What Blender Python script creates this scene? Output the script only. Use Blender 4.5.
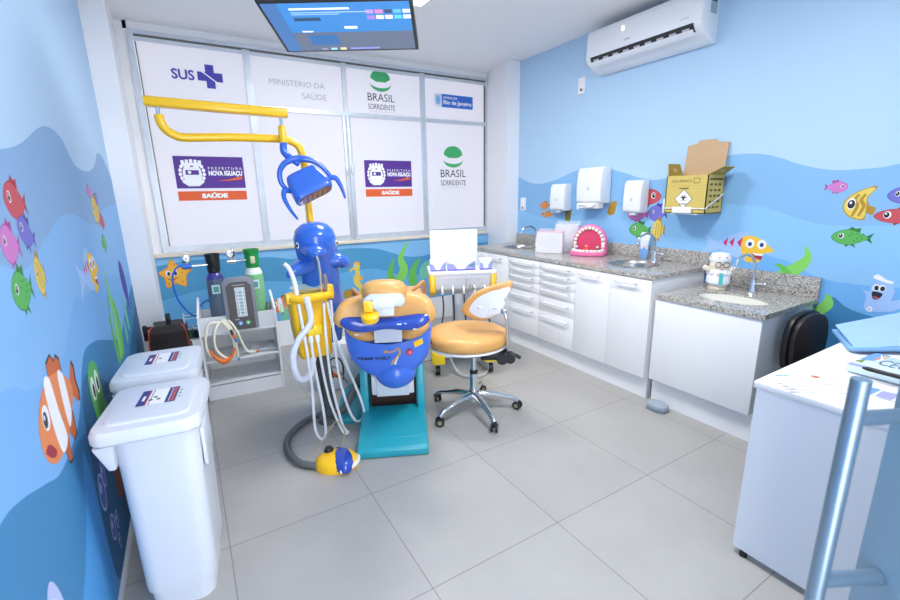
import bpy, bmesh, math, random
from mathutils import Matrix, Vector, Euler
random.seed(7)
for o in list(bpy.data.objects): bpy.data.objects.remove(o)
S = bpy.context.scene
COL = S.collection
PI = math.pi

# ------------------------------------------------------------------ camera
cam = bpy.data.cameras.new('camera'); camo = bpy.data.objects.new('camera', cam); COL.objects.link(camo)
cam.sensor_width = 36; cam.lens = 17.566; cam.clip_start = 0.02
cam.dof.use_dof = True; cam.dof.focus_distance = 2.8; cam.dof.aperture_fstop = 3.2
yaw, pit, rol = -.5364, -.2372, -.0198
fw = Vector((-math.sin(yaw)*math.cos(pit), math.cos(yaw)*math.cos(pit), math.sin(pit)))
r0 = Vector((math.cos(yaw), math.sin(yaw), 0)); u0 = r0.cross(fw)
r_ = r0*math.cos(rol)+u0*math.sin(rol); u_ = -r0*math.sin(rol)+u0*math.cos(rol)
Mc = Matrix(((r_.x, u_.x, -fw.x), (r_.y, u_.y, -fw.y), (r_.z, u_.z, -fw.z))).to_4x4()
Mc.translation = (0.3948, -4.5092, 1.4517)
camo.matrix_world = Mc
S.camera = camo

# ------------------------------------------------------------------ world, lights, exposure
w = bpy.data.worlds.new('world'); S.world = w; w.use_nodes = True
w.node_tree.nodes['Background'].inputs[0].default_value = (.95, .97, 1, 1)
w.node_tree.nodes['Background'].inputs[1].default_value = 5.0
S.view_settings.view_transform = 'Standard'
S.view_settings.look = 'None'
S.view_settings.gamma = 1
S.view_settings.exposure = 0.56
def area(name, loc, sx, sy, power, col=(1, 1, 1)):
    l = bpy.data.lights.new(name, 'AREA'); l.shape = 'RECTANGLE'; l.size = sx; l.size_y = sy; l.energy = power; l.color = col
    o = bpy.data.objects.new(name, l); COL.objects.link(o); o.location = loc
    return o
W = 3.667; H = 2.793; YF = -5.0
area('ceiling_area_light', (1.78, -1.66, H-.05), .56, .56, 26, (1, .985, .95))
area('ceiling_area_light', (1.9, -3.55, H-.05), .56, .56, 29, (1, .985, .95))  # added fill light near the camera, no such fixture in view

# ------------------------------------------------------------------ helpers
def lin(h):
    h = h.lstrip('#'); r = []
    for i in (0, 2, 4):
        c = int(h[i:i+2], 16)/255
        r.append(c/12.92 if c <= .04045 else ((c+.055)/1.055)**2.4)
    return (*r, 1)
MATS = {}
def mat(name, hexc, rough=.5, metal=0., emit=0., ecol=None, alpha=None, trans=0., var=0., vscale=8., coat=0., bump=0.):
    if name in MATS: return MATS[name]
    m = bpy.data.materials.new(name); m.use_nodes = True; nt = m.node_tree; b = nt.nodes['Principled BSDF']
    c = lin(hexc)
    b.inputs['Base Color'].default_value = c
    b.inputs['Roughness'].default_value = rough; b.inputs['Metallic'].default_value = metal
    if coat: b.inputs['Coat Weight'].default_value = coat; b.inputs['Coat Roughness'].default_value = .08
    if emit: b.inputs['Emission Color'].default_value = lin(ecol or hexc); b.inputs['Emission Strength'].default_value = emit
    if trans: b.inputs['Transmission Weight'].default_value = trans
    if alpha is not None: b.inputs['Alpha'].default_value = alpha
    if var or bump:
        tc = nt.nodes.new('ShaderNodeTexCoord'); n = nt.nodes.new('ShaderNodeTexNoise'); n.inputs['Scale'].default_value = vscale
        n.inputs['Detail'].default_value = 5
        nt.links.new(tc.outputs['Object'], n.inputs['Vector'])
        if var:
            mx = nt.nodes.new('ShaderNodeMix'); mx.data_type = 'RGBA'
            mx.inputs['A'].default_value = tuple(x*(1-var) for x in c[:3])+(1,)
            mx.inputs['B'].default_value = tuple(min(1, x*(1+var)) for x in c[:3])+(1,)
            nt.links.new(n.outputs['Fac'], mx.inputs['Factor']); nt.links.new(mx.outputs['Result'], b.inputs['Base Color'])
        if bump:
            bp = nt.nodes.new('ShaderNodeBump'); bp.inputs['Strength'].default_value = bump; bp.inputs['Distance'].default_value = .004
            nt.links.new(n.outputs['Fac'], bp.inputs['Height']); nt.links.new(bp.outputs['Normal'], b.inputs['Normal'])
    MATS[name] = m; return m

def catmull(pts, n=6, closed=False):
    P = [Vector(p) for p in pts]; out = []; N = len(P)
    rng = range(N) if closed else range(N-1)
    for i in rng:
        if closed: a, b, c, d = P[i-1], P[i], P[(i+1) % N], P[(i+2) % N]
        else: a, b, c, d = P[max(i-1, 0)], P[i], P[i+1], P[min(i+2, N-1)]
        for k in range(n):
            t = k/n
            out.append(.5*((2*b)+(c-a)*t+(2*a-5*b+4*c-d)*t*t+(3*b-a-3*c+d)*t**3))
    if not closed: out.append(P[-1])
    return out

def TR(loc=(0, 0, 0), rot=(0, 0, 0), sc=(1, 1, 1)):
    return Matrix.Translation(loc) @ Euler(rot).to_matrix().to_4x4() @ Matrix.Diagonal((*sc, 1))

class MB:
    def __init__(self, xf=None):
        self.bm = bmesh.new(); self.mats = []; self.xf = xf or Matrix()
    def mi(self, m):
        if m not in self.mats: self.mats.append(m)
        return self.mats.index(m)
    def merge(self, t, m, M=None):
        i = self.mi(m)
        for f in t.faces: f.material_index = i
        bmesh.ops.transform(t, matrix=self.xf @ (M or Matrix()), verts=t.verts)
        me = bpy.data.meshes.new('t'); t.to_mesh(me); t.free(); self.bm.from_mesh(me); bpy.data.meshes.remove(me)
        return self
    def box(self, c, s, m, rot=(0, 0, 0), bev=0., seg=2, taper=1.):
        t = bmesh.new(); bmesh.ops.create_cube(t, size=1)
        for v in t.verts:
            k = taper if v.co.z < 0 else 1
            v.co = Vector((v.co.x*s[0]*k, v.co.y*s[1]*k, v.co.z*s[2]))
        if bev: bmesh.ops.bevel(t, geom=t.edges[:], offset=bev, segments=seg, profile=.5, affect='EDGES')
        return self.merge(t, m, TR(c, rot))
    def bx(self, x0, x1, y0, y1, z0, z1, m, bev=0., seg=2):
        return self.box(((x0+x1)/2, (y0+y1)/2, (z0+z1)/2), (abs(x1-x0), abs(y1-y0), abs(z1-z0)), m, bev=bev, seg=seg)
    def poly(self, pts, m, M=None):
        t = bmesh.new(); t.faces.new([t.verts.new(p) for p in pts]); return self.merge(t, m, M)
    def prism(self, pts2, h, m, M=None, bev=0., seg=2):
        t = bmesh.new(); f = t.faces.new([t.verts.new((p[0], p[1], 0)) for p in pts2])
        r = bmesh.ops.extrude_face_region(t, geom=[f])
        for v in r['geom']:
            if isinstance(v, bmesh.types.BMVert): v.co.z += h
        bmesh.ops.recalc_face_normals(t, faces=t.faces)
        if bev:
            es = [e for e in t.edges if len(e.link_faces) == 2 and e.calc_face_angle(0) > .6]
            bmesh.ops.bevel(t, geom=es, offset=bev, segments=seg, profile=.5, affect='EDGES')
        return self.merge(t, m, M)
    def loft(self, rings, m, cap=True, closed=False, M=None):
        t = bmesh.new(); V = [[t.verts.new(p) for p in r] for r in rings]; n = len(V[0])
        for a in range(len(V) if closed else len(V)-1):
            A, B = V[a], V[(a+1) % len(V)]
            for i in range(n):
                try: t.faces.new((A[i], A[(i+1) % n], B[(i+1) % n], B[i]))
                except ValueError: pass
        if cap and not closed:
            t.faces.new(V[0][::-1]); t.faces.new(V[-1])
        bmesh.ops.recalc_face_normals(t, faces=t.faces)
        return self.merge(t, m, M)
    def tube(self, pts, r, m, seg=10, smooth=6, M=None, closed=False):
        P = catmull(pts, smooth, closed) if smooth else [Vector(p) for p in pts]
        R = r if isinstance(r, (list, tuple)) else None
        rings = []; N = len(P); nrm = None
        for i, p in enumerate(P):
            if closed: d = P[(i+1) % N]-P[i-1]
            else: d = P[min(i+1, N-1)]-P[max(i-1, 0)]
            if d.length < 1e-9: d = Vector((0, 0, 1))
            d.normalize()
            if nrm is None:
                nrm = d.orthogonal().normalized()
            nrm = (nrm-d*nrm.dot(d))
            if nrm.length < 1e-6: nrm = d.orthogonal()
            nrm.normalize(); b = d.cross(nrm)
            if R:
                q = i/(N-1)*(len(R)-1); k = min(int(q), len(R)-2); rr = R[k]+(R[k+1]-R[k])*(q-k)
            else: rr = r
            rings.append([p+(nrm*math.cos(2*PI*j/seg)+b*math.sin(2*PI*j/seg))*rr for j in range(seg)])
        return self.loft(rings, m, cap=True, closed=closed, M=M)
    def cyl(self, a, b, r, m, r2=None, seg=20):
        return self.tube([a, b], [r, r if r2 is None else r2], m, seg=seg, smooth=0)
    def lathe(self, prof, m, c=(0, 0, 0), seg=28, rot=(0, 0, 0), sc=(1, 1, 1), cap=True):
        rings = [[(max(r, 1e-4)*math.cos(2*PI*j/seg), max(r, 1e-4)*math.sin(2*PI*j/seg), z) for j in range(seg)] for r, z in prof]
        return self.loft(rings, m, cap=cap, M=TR(c, rot, sc))
    def ball(self, c, rad, m, rot=(0, 0, 0), u=20, v=12):
        t = bmesh.new(); bmesh.ops.create_uvsphere(t, u_segments=u, v_segments=v, radius=1)
        return self.merge(t, m, TR(c, rot, rad if isinstance(rad, (tuple, list)) else (rad,)*3))
    def text(self, s, m, M, cx, cy, w, h, off=0.):
        """text fitted in a w x h rectangle in the plane of M"""
        cu = bpy.data.curves.new('t', 'FONT'); cu.body = s; cu.offset = off; cu.resolution_u = 3
        o = bpy.data.objects.new('t', cu); COL.objects.link(o)
        dg = bpy.context.evaluated_depsgraph_get(); me = bpy.data.meshes.new_from_object(o.evaluated_get(dg))
        bpy.data.objects.remove(o)
        if not me.vertices: return self
        xs = [v.co.x for v in me.vertices]; ys = [v.co.y for v in me.vertices]
        kx = w/(max(xs)-min(xs)); ky = h/(max(ys)-min(ys)); mx = (max(xs)+min(xs))/2; my = (max(ys)+min(ys))/2
        t = bmesh.new(); t.from_mesh(me); bpy.data.meshes.remove(me)
        for v in t.verts: v.co = Vector(((v.co.x-mx)*kx+cx, (v.co.y-my)*ky+cy, 0))
        return self.merge(t, m, M)
    def build(self, name, parent=None, smooth=35):
        me = bpy.data.meshes.new(name); self.bm.to_mesh(me); self.bm.free()
        for m in self.mats: me.materials.append(m)
        if smooth:
            me.shade_smooth(); me.set_sharp_from_angle(angle=math.radians(smooth))
        o = bpy.data.objects.new(name, me); COL.objects.link(o)
        if parent: o.parent = parent
        return o
def tag(o, label, cat, group=None):
    o['label'] = label; o['category'] = cat
    if group: o['group'] = group
    return o
def thing(name, label, cat, loc=(0, 0, 0), rz=0., group=None):
    o = bpy.data.objects.new(name, None); COL.objects.link(o); o.empty_display_size = .1
    o.location = loc; o.rotation_euler = (0, 0, rz); return tag(o, label, cat, group)
def struct(o): o['kind'] = 'structure'; return o
def copy_tree(o, parent=None):
    c = o.copy(); COL.objects.link(c)
    if parent: c.parent = parent
    for ch in list(o.children): copy_tree(ch, c)
    return c

# ------------------------------------------------------------------ materials
WHT = mat('wall_white', 'f1f2f6', .7)
CEIL = mat('ceiling_white', 'f4f4f6', .8)
PLAS = mat('white_plastic', 'eceff4', .35, coat=.2)
LAM = mat('white_laminate', 'eeeef1', .4)
LAMI = mat('white_laminate_edge', 'd8dade', .5)
SHEET = mat('off_white_sheet', 'e4e6e8', .55)
GREYP = mat('pale_grey_plastic', 'c9ced8', .45)
CHR = mat('chrome', 'd8dce2', .14, 1.)
STEEL = mat('brushed_steel', 'b6b4b0', .26, .95)
ALU = mat('aluminium_frame', 'cdd5df', .4, .35, var=.12, vscale=14)
ALUD = mat('aluminium_track', '6f706a', .5, .4)
YEL = mat('yellow_plastic', 'fbc40c', .3, coat=.4)
YELB = mat('bright_yellow_plastic', 'f5d414', .35, coat=.3)
BLU = mat('blue_gloss_plastic', '2c66cf', .22, coat=.6)
BLUD = mat('deep_blue_gloss', '2449b4', .15, coat=.8)
PERI = mat('periwinkle_shell', '3d72de', .28, coat=.4)
TEAL = mat('teal_painted_metal', '1c9cae', .38, coat=.2)
TEALD = mat('dark_teal_metal', '14747f', .45)
TAN = mat('tan_leather', 'd9a35c', .42, var=.05, vscale=30, coat=.15)
TAND = mat('tan_leather_trim', 'bd8546', .45)
BLK = mat('black_plastic', '17181b', .45)
DRK = mat('dark_grey_plastic', '37393d', .5)
DBR = mat('dark_brown_leather', '241d1c', .5, bump=.1, vscale=60)
GRH = mat('grey_hose', '5f6264', .55)
WHH = mat('white_hose', 'e6e9ee', .4)
CRH = mat('cream_hose', 'ece5d2', .45)
ORG = mat('orange_rubber', 'ee7420', .4)
GRN = mat('green_plastic', '13903c', .4)
RED = mat('red_plastic', 'c93a3a', .4)
PNK = mat('pink_plastic', 'f277ae', .35, coat=.3)
TOOTH = mat('ivory_teeth', 'f6f3ea', .3, coat=.3)
CARD = mat('brown_cardboard', 'c6a784', .8, var=.04, vscale=40)
YCARD = mat('yellow_cardboard', 'cdb765', .75, var=.03, vscale=40)
PAPER = mat('white_paper', 'f2f3f5', .7)
INK = mat('print_black', '26262b', .7)
PUR = mat('print_purple', '552e91', .6)
ORP = mat('print_orange', 'e3602c', .6)
NAVY = mat('print_navy', '34367e', .6)
SKYP = mat('print_sky_blue', '7fb2ea', .6)
GRNP = mat('print_green', '3fae6a', .6)
GRYP = mat('print_grey', 'a8aab2', .6)
LGRYP = mat('print_pale_grey', 'c6c8d2', .6)
WPR = mat('print_white', 'f4f4f8', .6)

def glass_mat():
    m = bpy.data.materials.new('clear_acrylic'); m.use_nodes = True; b = m.node_tree.nodes['Principled BSDF']
    b.inputs['Base Color'].default_value = (.97, .97, 1, 1); b.inputs['Roughness'].default_value = .08
    b.inputs['Alpha'].default_value = .22
    return m
ACR = glass_mat()

def floor_mat():
    m = bpy.data.materials.new('grey_porcelain_tiles'); m.use_nodes = True; nt = m.node_tree; N = nt.nodes; L = nt.links
    b = N['Principled BSDF']; b.inputs['Roughness'].default_value = .38
    g = N.new('ShaderNodeNewGeometry'); mp = N.new('ShaderNodeMapping'); T = .6396
    mp.inputs['Location'].default_value = (-.3773/T+4, 2.6561/T+8, 0); mp.inputs['Scale'].default_value = (1/T, 1/T, 0)
    br = N.new('ShaderNodeTexBrick'); br.offset = 0; br.inputs['Scale'].default_value = 1
    br.inputs['Brick Width'].default_value = 1; br.inputs['Row Height'].default_value = 1; br.inputs['Mortar Size'].default_value = .0032
    br.inputs['Mortar Smooth'].default_value = .2
    br.inputs['Color1'].default_value = lin('aaa8a6'); br.inputs['Color2'].default_value = lin('a7a5a3'); br.inputs['Mortar'].default_value = lin('7d7974')
    n = N.new('ShaderNodeTexNoise'); n.inputs['Scale'].default_value = 3; n.inputs['Detail'].default_value = 7; n.inputs['Roughness'].default_value = .6
    mr = N.new('ShaderNodeMapRange'); mr.inputs['From Min'].default_value = .3; mr.inputs['From Max'].default_value = .7
    mr.inputs['To Min'].default_value = .93; mr.inputs['To Max'].default_value = 1.04
    mx = N.new('ShaderNodeMix'); mx.data_type = 'RGBA'; mx.blend_type = 'MULTIPLY'; mx.inputs['Factor'].default_value = 1
    L.new(g.outputs['Position'], mp.inputs['Vector']); L.new(mp.outputs['Vector'], br.inputs['Vector']); L.new(g.outputs['Position'], n.inputs['Vector'])
    L.new(n.outputs['Fac'], mr.inputs['Value']); L.new(br.outputs['Color'], mx.inputs['A']); L.new(mr.outputs['Result'], mx.inputs['B'])
    L.new(mx.outputs['Result'], b.inputs['Base Color'])
    return m
def granite_mat():
    m = bpy.data.materials.new('speckled_granite'); m.use_nodes = True; nt = m.node_tree; N = nt.nodes; L = nt.links
    b = N['Principled BSDF']; b.inputs['Roughness'].default_value = .14
    g = N.new('ShaderNodeNewGeometry'); v = N.new('ShaderNodeTexVoronoi'); v.inputs['Scale'].default_value = 150
    n = N.new('ShaderNodeTexNoise'); n.inputs['Scale'].default_value = 60; n.inputs['Detail'].default_value = 4
    cr = N.new('ShaderNodeValToRGB'); e = cr.color_ramp.elements
    e[0].position = .0; e[0].color = lin('45413f'); e[1].position = 1; e[1].color = lin('d2cfc9')
    for p, c in ((.2, '6a6662'), (.32, '98948f'), (.55, 'b2aea8'), (.75, 'c4c0ba')):
        x = e.new(p); x.color = lin(c)
    sp = N.new('ShaderNodeSeparateColor'); mt = N.new('ShaderNodeMath'); mt.operation = 'MULTIPLY_ADD'; mt.inputs[1].default_value = .75
    m2 = N.new('ShaderNodeMath'); m2.operation = 'MULTIPLY'; m2.inputs[1].default_value = .3
    L.new(g.outputs['Position'], v.inputs['Vector']); L.new(g.outputs['Position'], n.inputs['Vector'])
    L.new(v.outputs['Color'], sp.inputs['Color']); L.new(n.outputs['Fac'], m2.inputs[0])
    L.new(sp.outputs[0], mt.inputs[0]); L.new(m2.outputs[0], mt.inputs[2]); L.new(mt.outputs[0], cr.inputs['Fac']); L.new(cr.outputs['Color'], b.inputs['Base Color'])
    return m
GRANITE = granite_mat()
FILM = mat('frosted_window_film', 'aaaab4', .6, emit=.34, ecol='ececf8')

# mural inks
SKY = mat('mural_sky', 'b4d3f0', .65)
W1 = mat('mural_wave_blue', '86b8e4', .65)
W2 = mat('mural_wave_light', '8ec4f0', .65)
W3 = mat('mural_wave_bright', '72b4ee', .65)
W4 = mat('mural_wave_teal', '3c84b8', .65)
W5 = mat('mural_wave_mid', '4e9ede', .65)
BK0 = mat('mural_back_light', '84bfec', .65)
BK1 = mat('mural_back_teal', '4c9ac8', .65)
BK2 = mat('mural_back_low', '66b0e2', .65)
LK1 = mat('mural_left_wave', '86aed8', .65)
LK2 = mat('mural_left_light', '86baec', .65)
LK3 = mat('mural_left_bright', '7ab2ea', .65)
f_red = mat('mural_red', 'c8505a', .65); f_redd = mat('mural_dark_red', 'a52c3a', .65)
f_pink = mat('mural_pink', 'd07cc4', .65); f_pinkd = mat('mural_dark_pink', 'a4408f', .65)
f_pur = mat('mural_violet', '7472c8', .65); f_purd = mat('mural_dark_violet', '46419f', .65)
f_yel = mat('mural_yellow', 'e6cc5c', .65); f_yeld = mat('mural_ochre', 'b48c2c', .65)
f_grn = mat('mural_green', '5cb45a', .65); f_grnd = mat('mural_dark_green', '2b7d38', .65)
f_org = mat('mural_orange', 'e88a50', .65); f_orgd = mat('mural_deep_orange', 'd06a38', .65)
f_wht = mat('mural_white', 'f2f2f6', .65); f_blk = mat('mural_black', '22222a', .65)
weed = mat('mural_weed', '86d464', .65); weedd = mat('mural_weed_dark', '68c054', .65); weedp = mat('mural_weed_pale', '74c8ac', .65)
star = mat('mural_star', 'f5b53c', .65); stard = mat('mural_star_spot', 'd98a2a', .65)
lil = mat('mural_lilac', 'bcc6f2', .65)

class Art:
    """printed shapes lying on a wall, as flat faces of the wall's own mesh"""
    def __init__(s, mb, fn): s.mb = mb; s.fn = fn; s.k = 0
    def poly(s, pts, m, smooth=0):
        P = [Vector((p[0], p[1], 0)) for p in pts]
        if smooth: P = catmull(P, smooth, True)
        s.k += 1
        s.mb.poly([s.fn(p.x, p.y, .0003+.000006*s.k) for p in P], m)
    def ell(s, x, y, a, b, m, rot=0, n=24):
        c, q = math.cos(rot), math.sin(rot)
        s.poly([(x+a*math.cos(t)*c-b*math.sin(t)*q, y+a*math.cos(t)*q+b*math.sin(t)*c) for t in (2*PI*i/n for i in range(n))], m)
    def wave(s, pts, z0, m):
        P = catmull([(p[0], p[1], 0) for p in pts], 8)
        s.poly([(p.x, p.y) for p in P]+[(pts[-1][0], z0), (pts[0][0], z0)], m)
    def strip(s, pts, ws, m):
        P = catmull([(p[0], p[1], 0) for p in pts], 6); N = len(P); A = []; B = []
        for i, p in enumerate(P):
            d = (P[min(i+1, N-1)]-P[max(i-1, 0)]).normalized(); n = Vector((-d.y, d.x, 0))
            q = i/(N-1)*(len(ws)-1); k = min(int(q), len(ws)-2); r = ws[k]+(ws[k+1]-ws[k])*(q-k)
            A.append(p+n*r); B.append(p-n*r)
        s.poly([(p.x, p.y) for p in A+B[::-1]], m)
    def fish(s, x, y, L, Hh, m, md, face=1, tilt=0., kind=''):
        L *= .8; Hh *= .72
        c, q = math.cos(tilt), math.sin(tilt)
        def T(pts): return [(x+face*(a*L*c)-b*Hh*q*face, y+a*L*q+b*Hh*c) for a, b in pts]
        s.poly(T([(-.3, .0), (-.55, .3), (-.48, 0), (-.55, -.3)]), md)
        s.poly(T([(-.2, .3), (-.22, .55), (-.08, .48), (.02, .6), (.1, .45), (.2, .3)]), md)
        s.poly(T([(-.1, -.35), (-.16, -.58), (.0, -.42), (.1, -.58), (.15, -.3)]), md)
        body = [(.5, -.02), (.36, .28), (.08, .42), (-.2, .26), (-.4, .05), (-.4, -.06), (-.2, -.28), (.08, -.42), (.36, -.3)]
        s.poly(T([(a*1.04, b*1.06) for a, b in body]), md, 4)
        s.poly(T(body), m, 4)
        if kind == 'stripe':
            for a in (-.22, -.02, .16): s.poly(T([(a, .3), (a+.05, .3), (a+.02, .1), (a+.06, -.1), (a+.03, -.3), (a-.02, -.3), (a+.01, -.1), (a-.03, .1)]), md)
        if kind == 'spots':
            for i in range(9): s.ell(*T([(-.28+.07*i % .4-.02, .2-.13*(i % 4))])[0], L*.022, L*.022, md, n=8)
        ex, ey = T([(.26, .06)])[0]
        s.ell(ex, ey, L*.075, L*.09, f_wht, n=16); s.ell(ex+face*L*.012, ey, L*.054, L*.07, f_blk, n=14); s.ell(ex+face*L*.026, ey+L*.025, L*.018, L*.024, f_wht, n=8)

# ------------------------------------------------------------------ room shell
fl = MB(); fl.bx(-.15, W+.15, YF-.1, .25, -.1, 0, floor_mat()); fl = struct(fl.build('floor', smooth=0))
ce = MB(); ce.bx(-.15, W+.15, YF-.1, .25, H, H+.1, CEIL); struct(ce.build('ceiling', smooth=0))

# left wall with the printed mural
mb = MB(); mb.bx(-.12, 0, YF, .1, 0, H, SKY)
A = Art(mb, lambda a, b, d: (d, a, b))
y0, y1 = YF, -.49
A.wave([(y0, 1.45), (-4.2, 1.72), (-3.5, 1.56), (-3.05, 1.57), (-2.82, 1.592), (-2.61, 1.628), (-2.255, 1.724), (-1.987, 1.716), (-1.78, 1.616), (-1.436, 1.605), (-1.15, 1.66), (-.964, 1.735), (-.726, 1.72), (y1, 1.6)], .02, LK1)
A.wave([(y0, 1.2), (-4, 1.36), (-3.3, 1.36), (-3.04, 1.305), (-2.865, 1.269), (-2.59, 1.33), (-2.31, 1.395), (-2.025, 1.394), (-1.572, 1.329), (-1.08, 1.414), (y1, 1.42)], .02, LK2)
A.wave([(y0, 1.0), (-4, 1.12), (-3.24, 1.047), (-3.06, .984), (-2.756, .95), (-2.55, 1.02), (-2.368, 1.085), (-2.183, 1.061), (-1.522, 1.05), (-.769, .94), (y1, .95)], .02, LK3)
A.wave([(y0, .55), (-4.2, .7), (-3.6, .8), (-3.404, .828), (-3.281, .805), (-3.13, .75), (-2.994, .705), (-2.79, .71), (-2.667, .745), (-2.5, .85), (-2.389, .889), (-2.2, .87), (-2.07, .84), (-1.5, .70), (-1.107, .77), (-.8, .8), (y1, .84)], .02, W4)
A.wave([(-2.72, .10), (-2.68, .45), (-2.6, .75), (-2.4, .8), (-2.0, .6), (-1.5, .5), (y1, .7)], .02, mat('mural_reef_dark', '2a6490', .65))
A.wave([(y0, .28), (-3.6, .33), (-3.2, .3), (-2.9, .44), (-2.72, .62), (-2.69, .1), (-2.6, .03)], .02, W5)
for (yy, zz, L, Hh, m, md, f, t, k) in ((-2.80, 1.455, .23, .17, f_red, f_redd, -1, .1, ''), (-2.93, 1.345, .18, .165, f_pink, f_pinkd, -1, .15, ''), (-2.77, 1.365, .18, .14, f_pur, f_purd, -1, .35, ''),
        (-2.925, 1.222, .21, .17, f_grn, f_grnd, -1, .05, 'spots'), (-2.735, 1.235, .13, .19, f_yel, f_yeld, -1, 0, 'stripe'),
        (-1.56, 1.50, .16, .09, f_pink, f_pinkd, 1, 0, ''), (-1.38, 1.45, .16, .12, f_pur, f_purd, 1, .4, ''), (-1.45, 1.405, .26, .22, f_yel, f_yeld, -1, 0, 'stripe'),
        (-1.32, 1.335, .2, .12, f_red, f_redd, 1, 0, ''), (-1.40, 1.22, .2, .13, f_grn, f_grnd, 1, 0, 'spots')):
    A.fish(yy, zz, L, Hh, m, md, f, t, k)
# banded orange fish
def banded(A, x, y, L, Hh, f=-1):
    T = lambda pts: [(x+f*a*L, y+b*Hh) for a, b in pts]
    for p in ([(-.40, .06), (-.56, .26), (-.60, .16), (-.57, .0), (-.60, -.16), (-.55, -.26), (-.40, -.08)], [(.06, .36), (.04, .52), (-.08, .56), (-.14, .46), (-.20, .50), (-.27, .42), (-.26, .26)], [(-.1, -.33), (-.18, -.5), (-.28, -.48), (-.30, -.2)], [(.1, -.34), (.04, -.6), (-.04, -.62), (-.06, -.3)]):
        A.poly(T([(a*1.07, b*1.05) for a, b in p]), f_blk); A.poly(T(p), f_orgd)
    A.poly(T([(.5, -.06), (.42, .2), (.18, .38), (-.15, .34), (-.4, .12), (-.45, 0), (-.4, -.12), (-.12, -.34), (.2, -.42), (.42, -.3)]), f_org, 5)
    A.poly(T([(.19, .385), (.05, .385), (.01, .0), (-.04, -.36), (.13, -.42), (.20, -.1)]), f_wht, 3)
    A.poly(T([(-.16, .335), (-.28, .25), (-.29, -.02), (-.27, -.23), (-.15, -.32), (-.13, 0)]), f_wht, 3)
    A.poly(T([(.46, -.16), (.36, -.14), (.25, -.3), (.34, -.31)]), f_redd, 3)
    A.ell(*T([(.3, .1)])[0], L*.075, Hh*.13, f_wht); A.ell(*T([(.32, .09)])[0], L*.045, Hh*.085, f_blk); A.ell(*T([(.33, .12)])[0], L*.015, Hh*.03, f_wht, n=8)
banded(A, -2.875, .85, .42, .28)
# blue-bodied fish with a yellow face
def bluefish(A, x, y, L, f):
    T = lambda pts: [(x+f*a*L, y+b*L) for a, b in pts]
    A.poly(T([(.25, .24), (.0, .26), (-.3, .06), (-.6, .2), (-.5, 0), (-.62, -.22), (-.28, -.08), (.0, -.2), (.25, -.2)]), mat('mural_fish_blue', 'a6c8f8', .65), 3)
    for a in (-.22, -.1, .04): A.poly(T([(a, .05+.08*(a+.3)), (a+.09, .15+.1*(a+.3)), (a+.07, -.02)]), mat('mural_magenta', 'cf2f6c', .65))
    A.poly(T([(.16, .2), (.36, .2), (.52, .1), (.68, -.04), (.5, -.1), (.46, -.26), (.22, -.27), (.24, -.16), (.14, -.12), (.12, .08)]), mat('mural_face_yellow', 'f5c53a', .65), 4)
    A.poly(T([(.3, -.1), (.38, -.13), (.52, -.12), (.49, -.22), (.4, -.2)]), f_redd); A.poly(T([(.32, -.1), (.52, -.11), (.51, -.14), (.38, -.14)]), f_wht)
    for a in (.27, .47):
        A.ell(*T([(a, .07)])[0], L*.075, L*.085, f_wht); A.ell(*T([(a, .06)])[0], L*.035, L*.04, mat('mural_eye_blue', '2b4f9c', .65)); A.ell(*T([(a, .06)])[0], L*.02, L*.024, f_blk, n=10)
bluefish(A, -2.02, 1.14, .38, 1)
A.ell(-.92, .93, .1, .15, f_purd, .5); A.poly([(-.98, .84), (-.84, .70), (-.86, .84)], f_purd)
def blade(A, pts, wd, m): A.strip(pts, [wd*.8, wd, wd*.8, wd*.45, .002], m)
blade(A, [(-1.60, .60), (-1.56, .85), (-1.60, 1.12)], .055, weed); blade(A, [(-1.52, .6), (-1.45, .8), (-1.55, .95)], .05, weedd); blade(A, [(-1.68, .6), (-1.72, .8), (-1.62, .98)], .035, weedd)
A.ell(-1.1, .74, .05, .12, weedp, .2); A.ell(-1.25, .66, .04, .07, weedp, -.2)
A.poly([(-2.46, .68), (-2.45, .79), (-2.36, .83), (-2.26, .78), (-2.25, .66), (-2.2, .52), (-2.32, .56), (-2.4, .5)], f_grn, 4)
for a in (-2.4, -2.315): A.ell(a, .73, .035, .05, f_wht); A.ell(a+.005, .72, .018, .03, f_blk, n=12)
for a, b, r, s2 in ((-2.62, .40, .05, .075), (-2.55, .44, .03, .06), (-2.58, .22, .04, .055), (-2.5, .2, .025, .04), (-2.53, .12, .02, .035)):
    A.ell(a, b, r, s2, lil); A.ell(a, b, r*.8, s2*.85, mat('mural_bubble', '5c6fc0', .65)); A.ell(a-.01, b+s2*.3, r*.35, s2*.3, lil, n=12)
A.ell(-2.32, .3, .06, .12, mat('mural_rust', 'a0523a', .65)); A.ell(-2.22, .42, .05, .06, f_orgd)
A.poly([(-3.34, .36), (-3.33, .5), (-3.27, .565), (-3.22, .5), (-3.2, .34), (-3.26, .3)], lil, 4); A.poly([(-3.3, .4), (-3.28, .52), (-3.24, .47), (-3.24, .36)], f_wht, 4)
struct(mb.build('wall_left', smooth=0))
mb = MB(); mb.bx(0.0005, .012, YF, -.5, 0, .028, mat('skirting_white', 'dfe0e0', .5)); struct(mb.build('baseboard_left', smooth=0))

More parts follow.
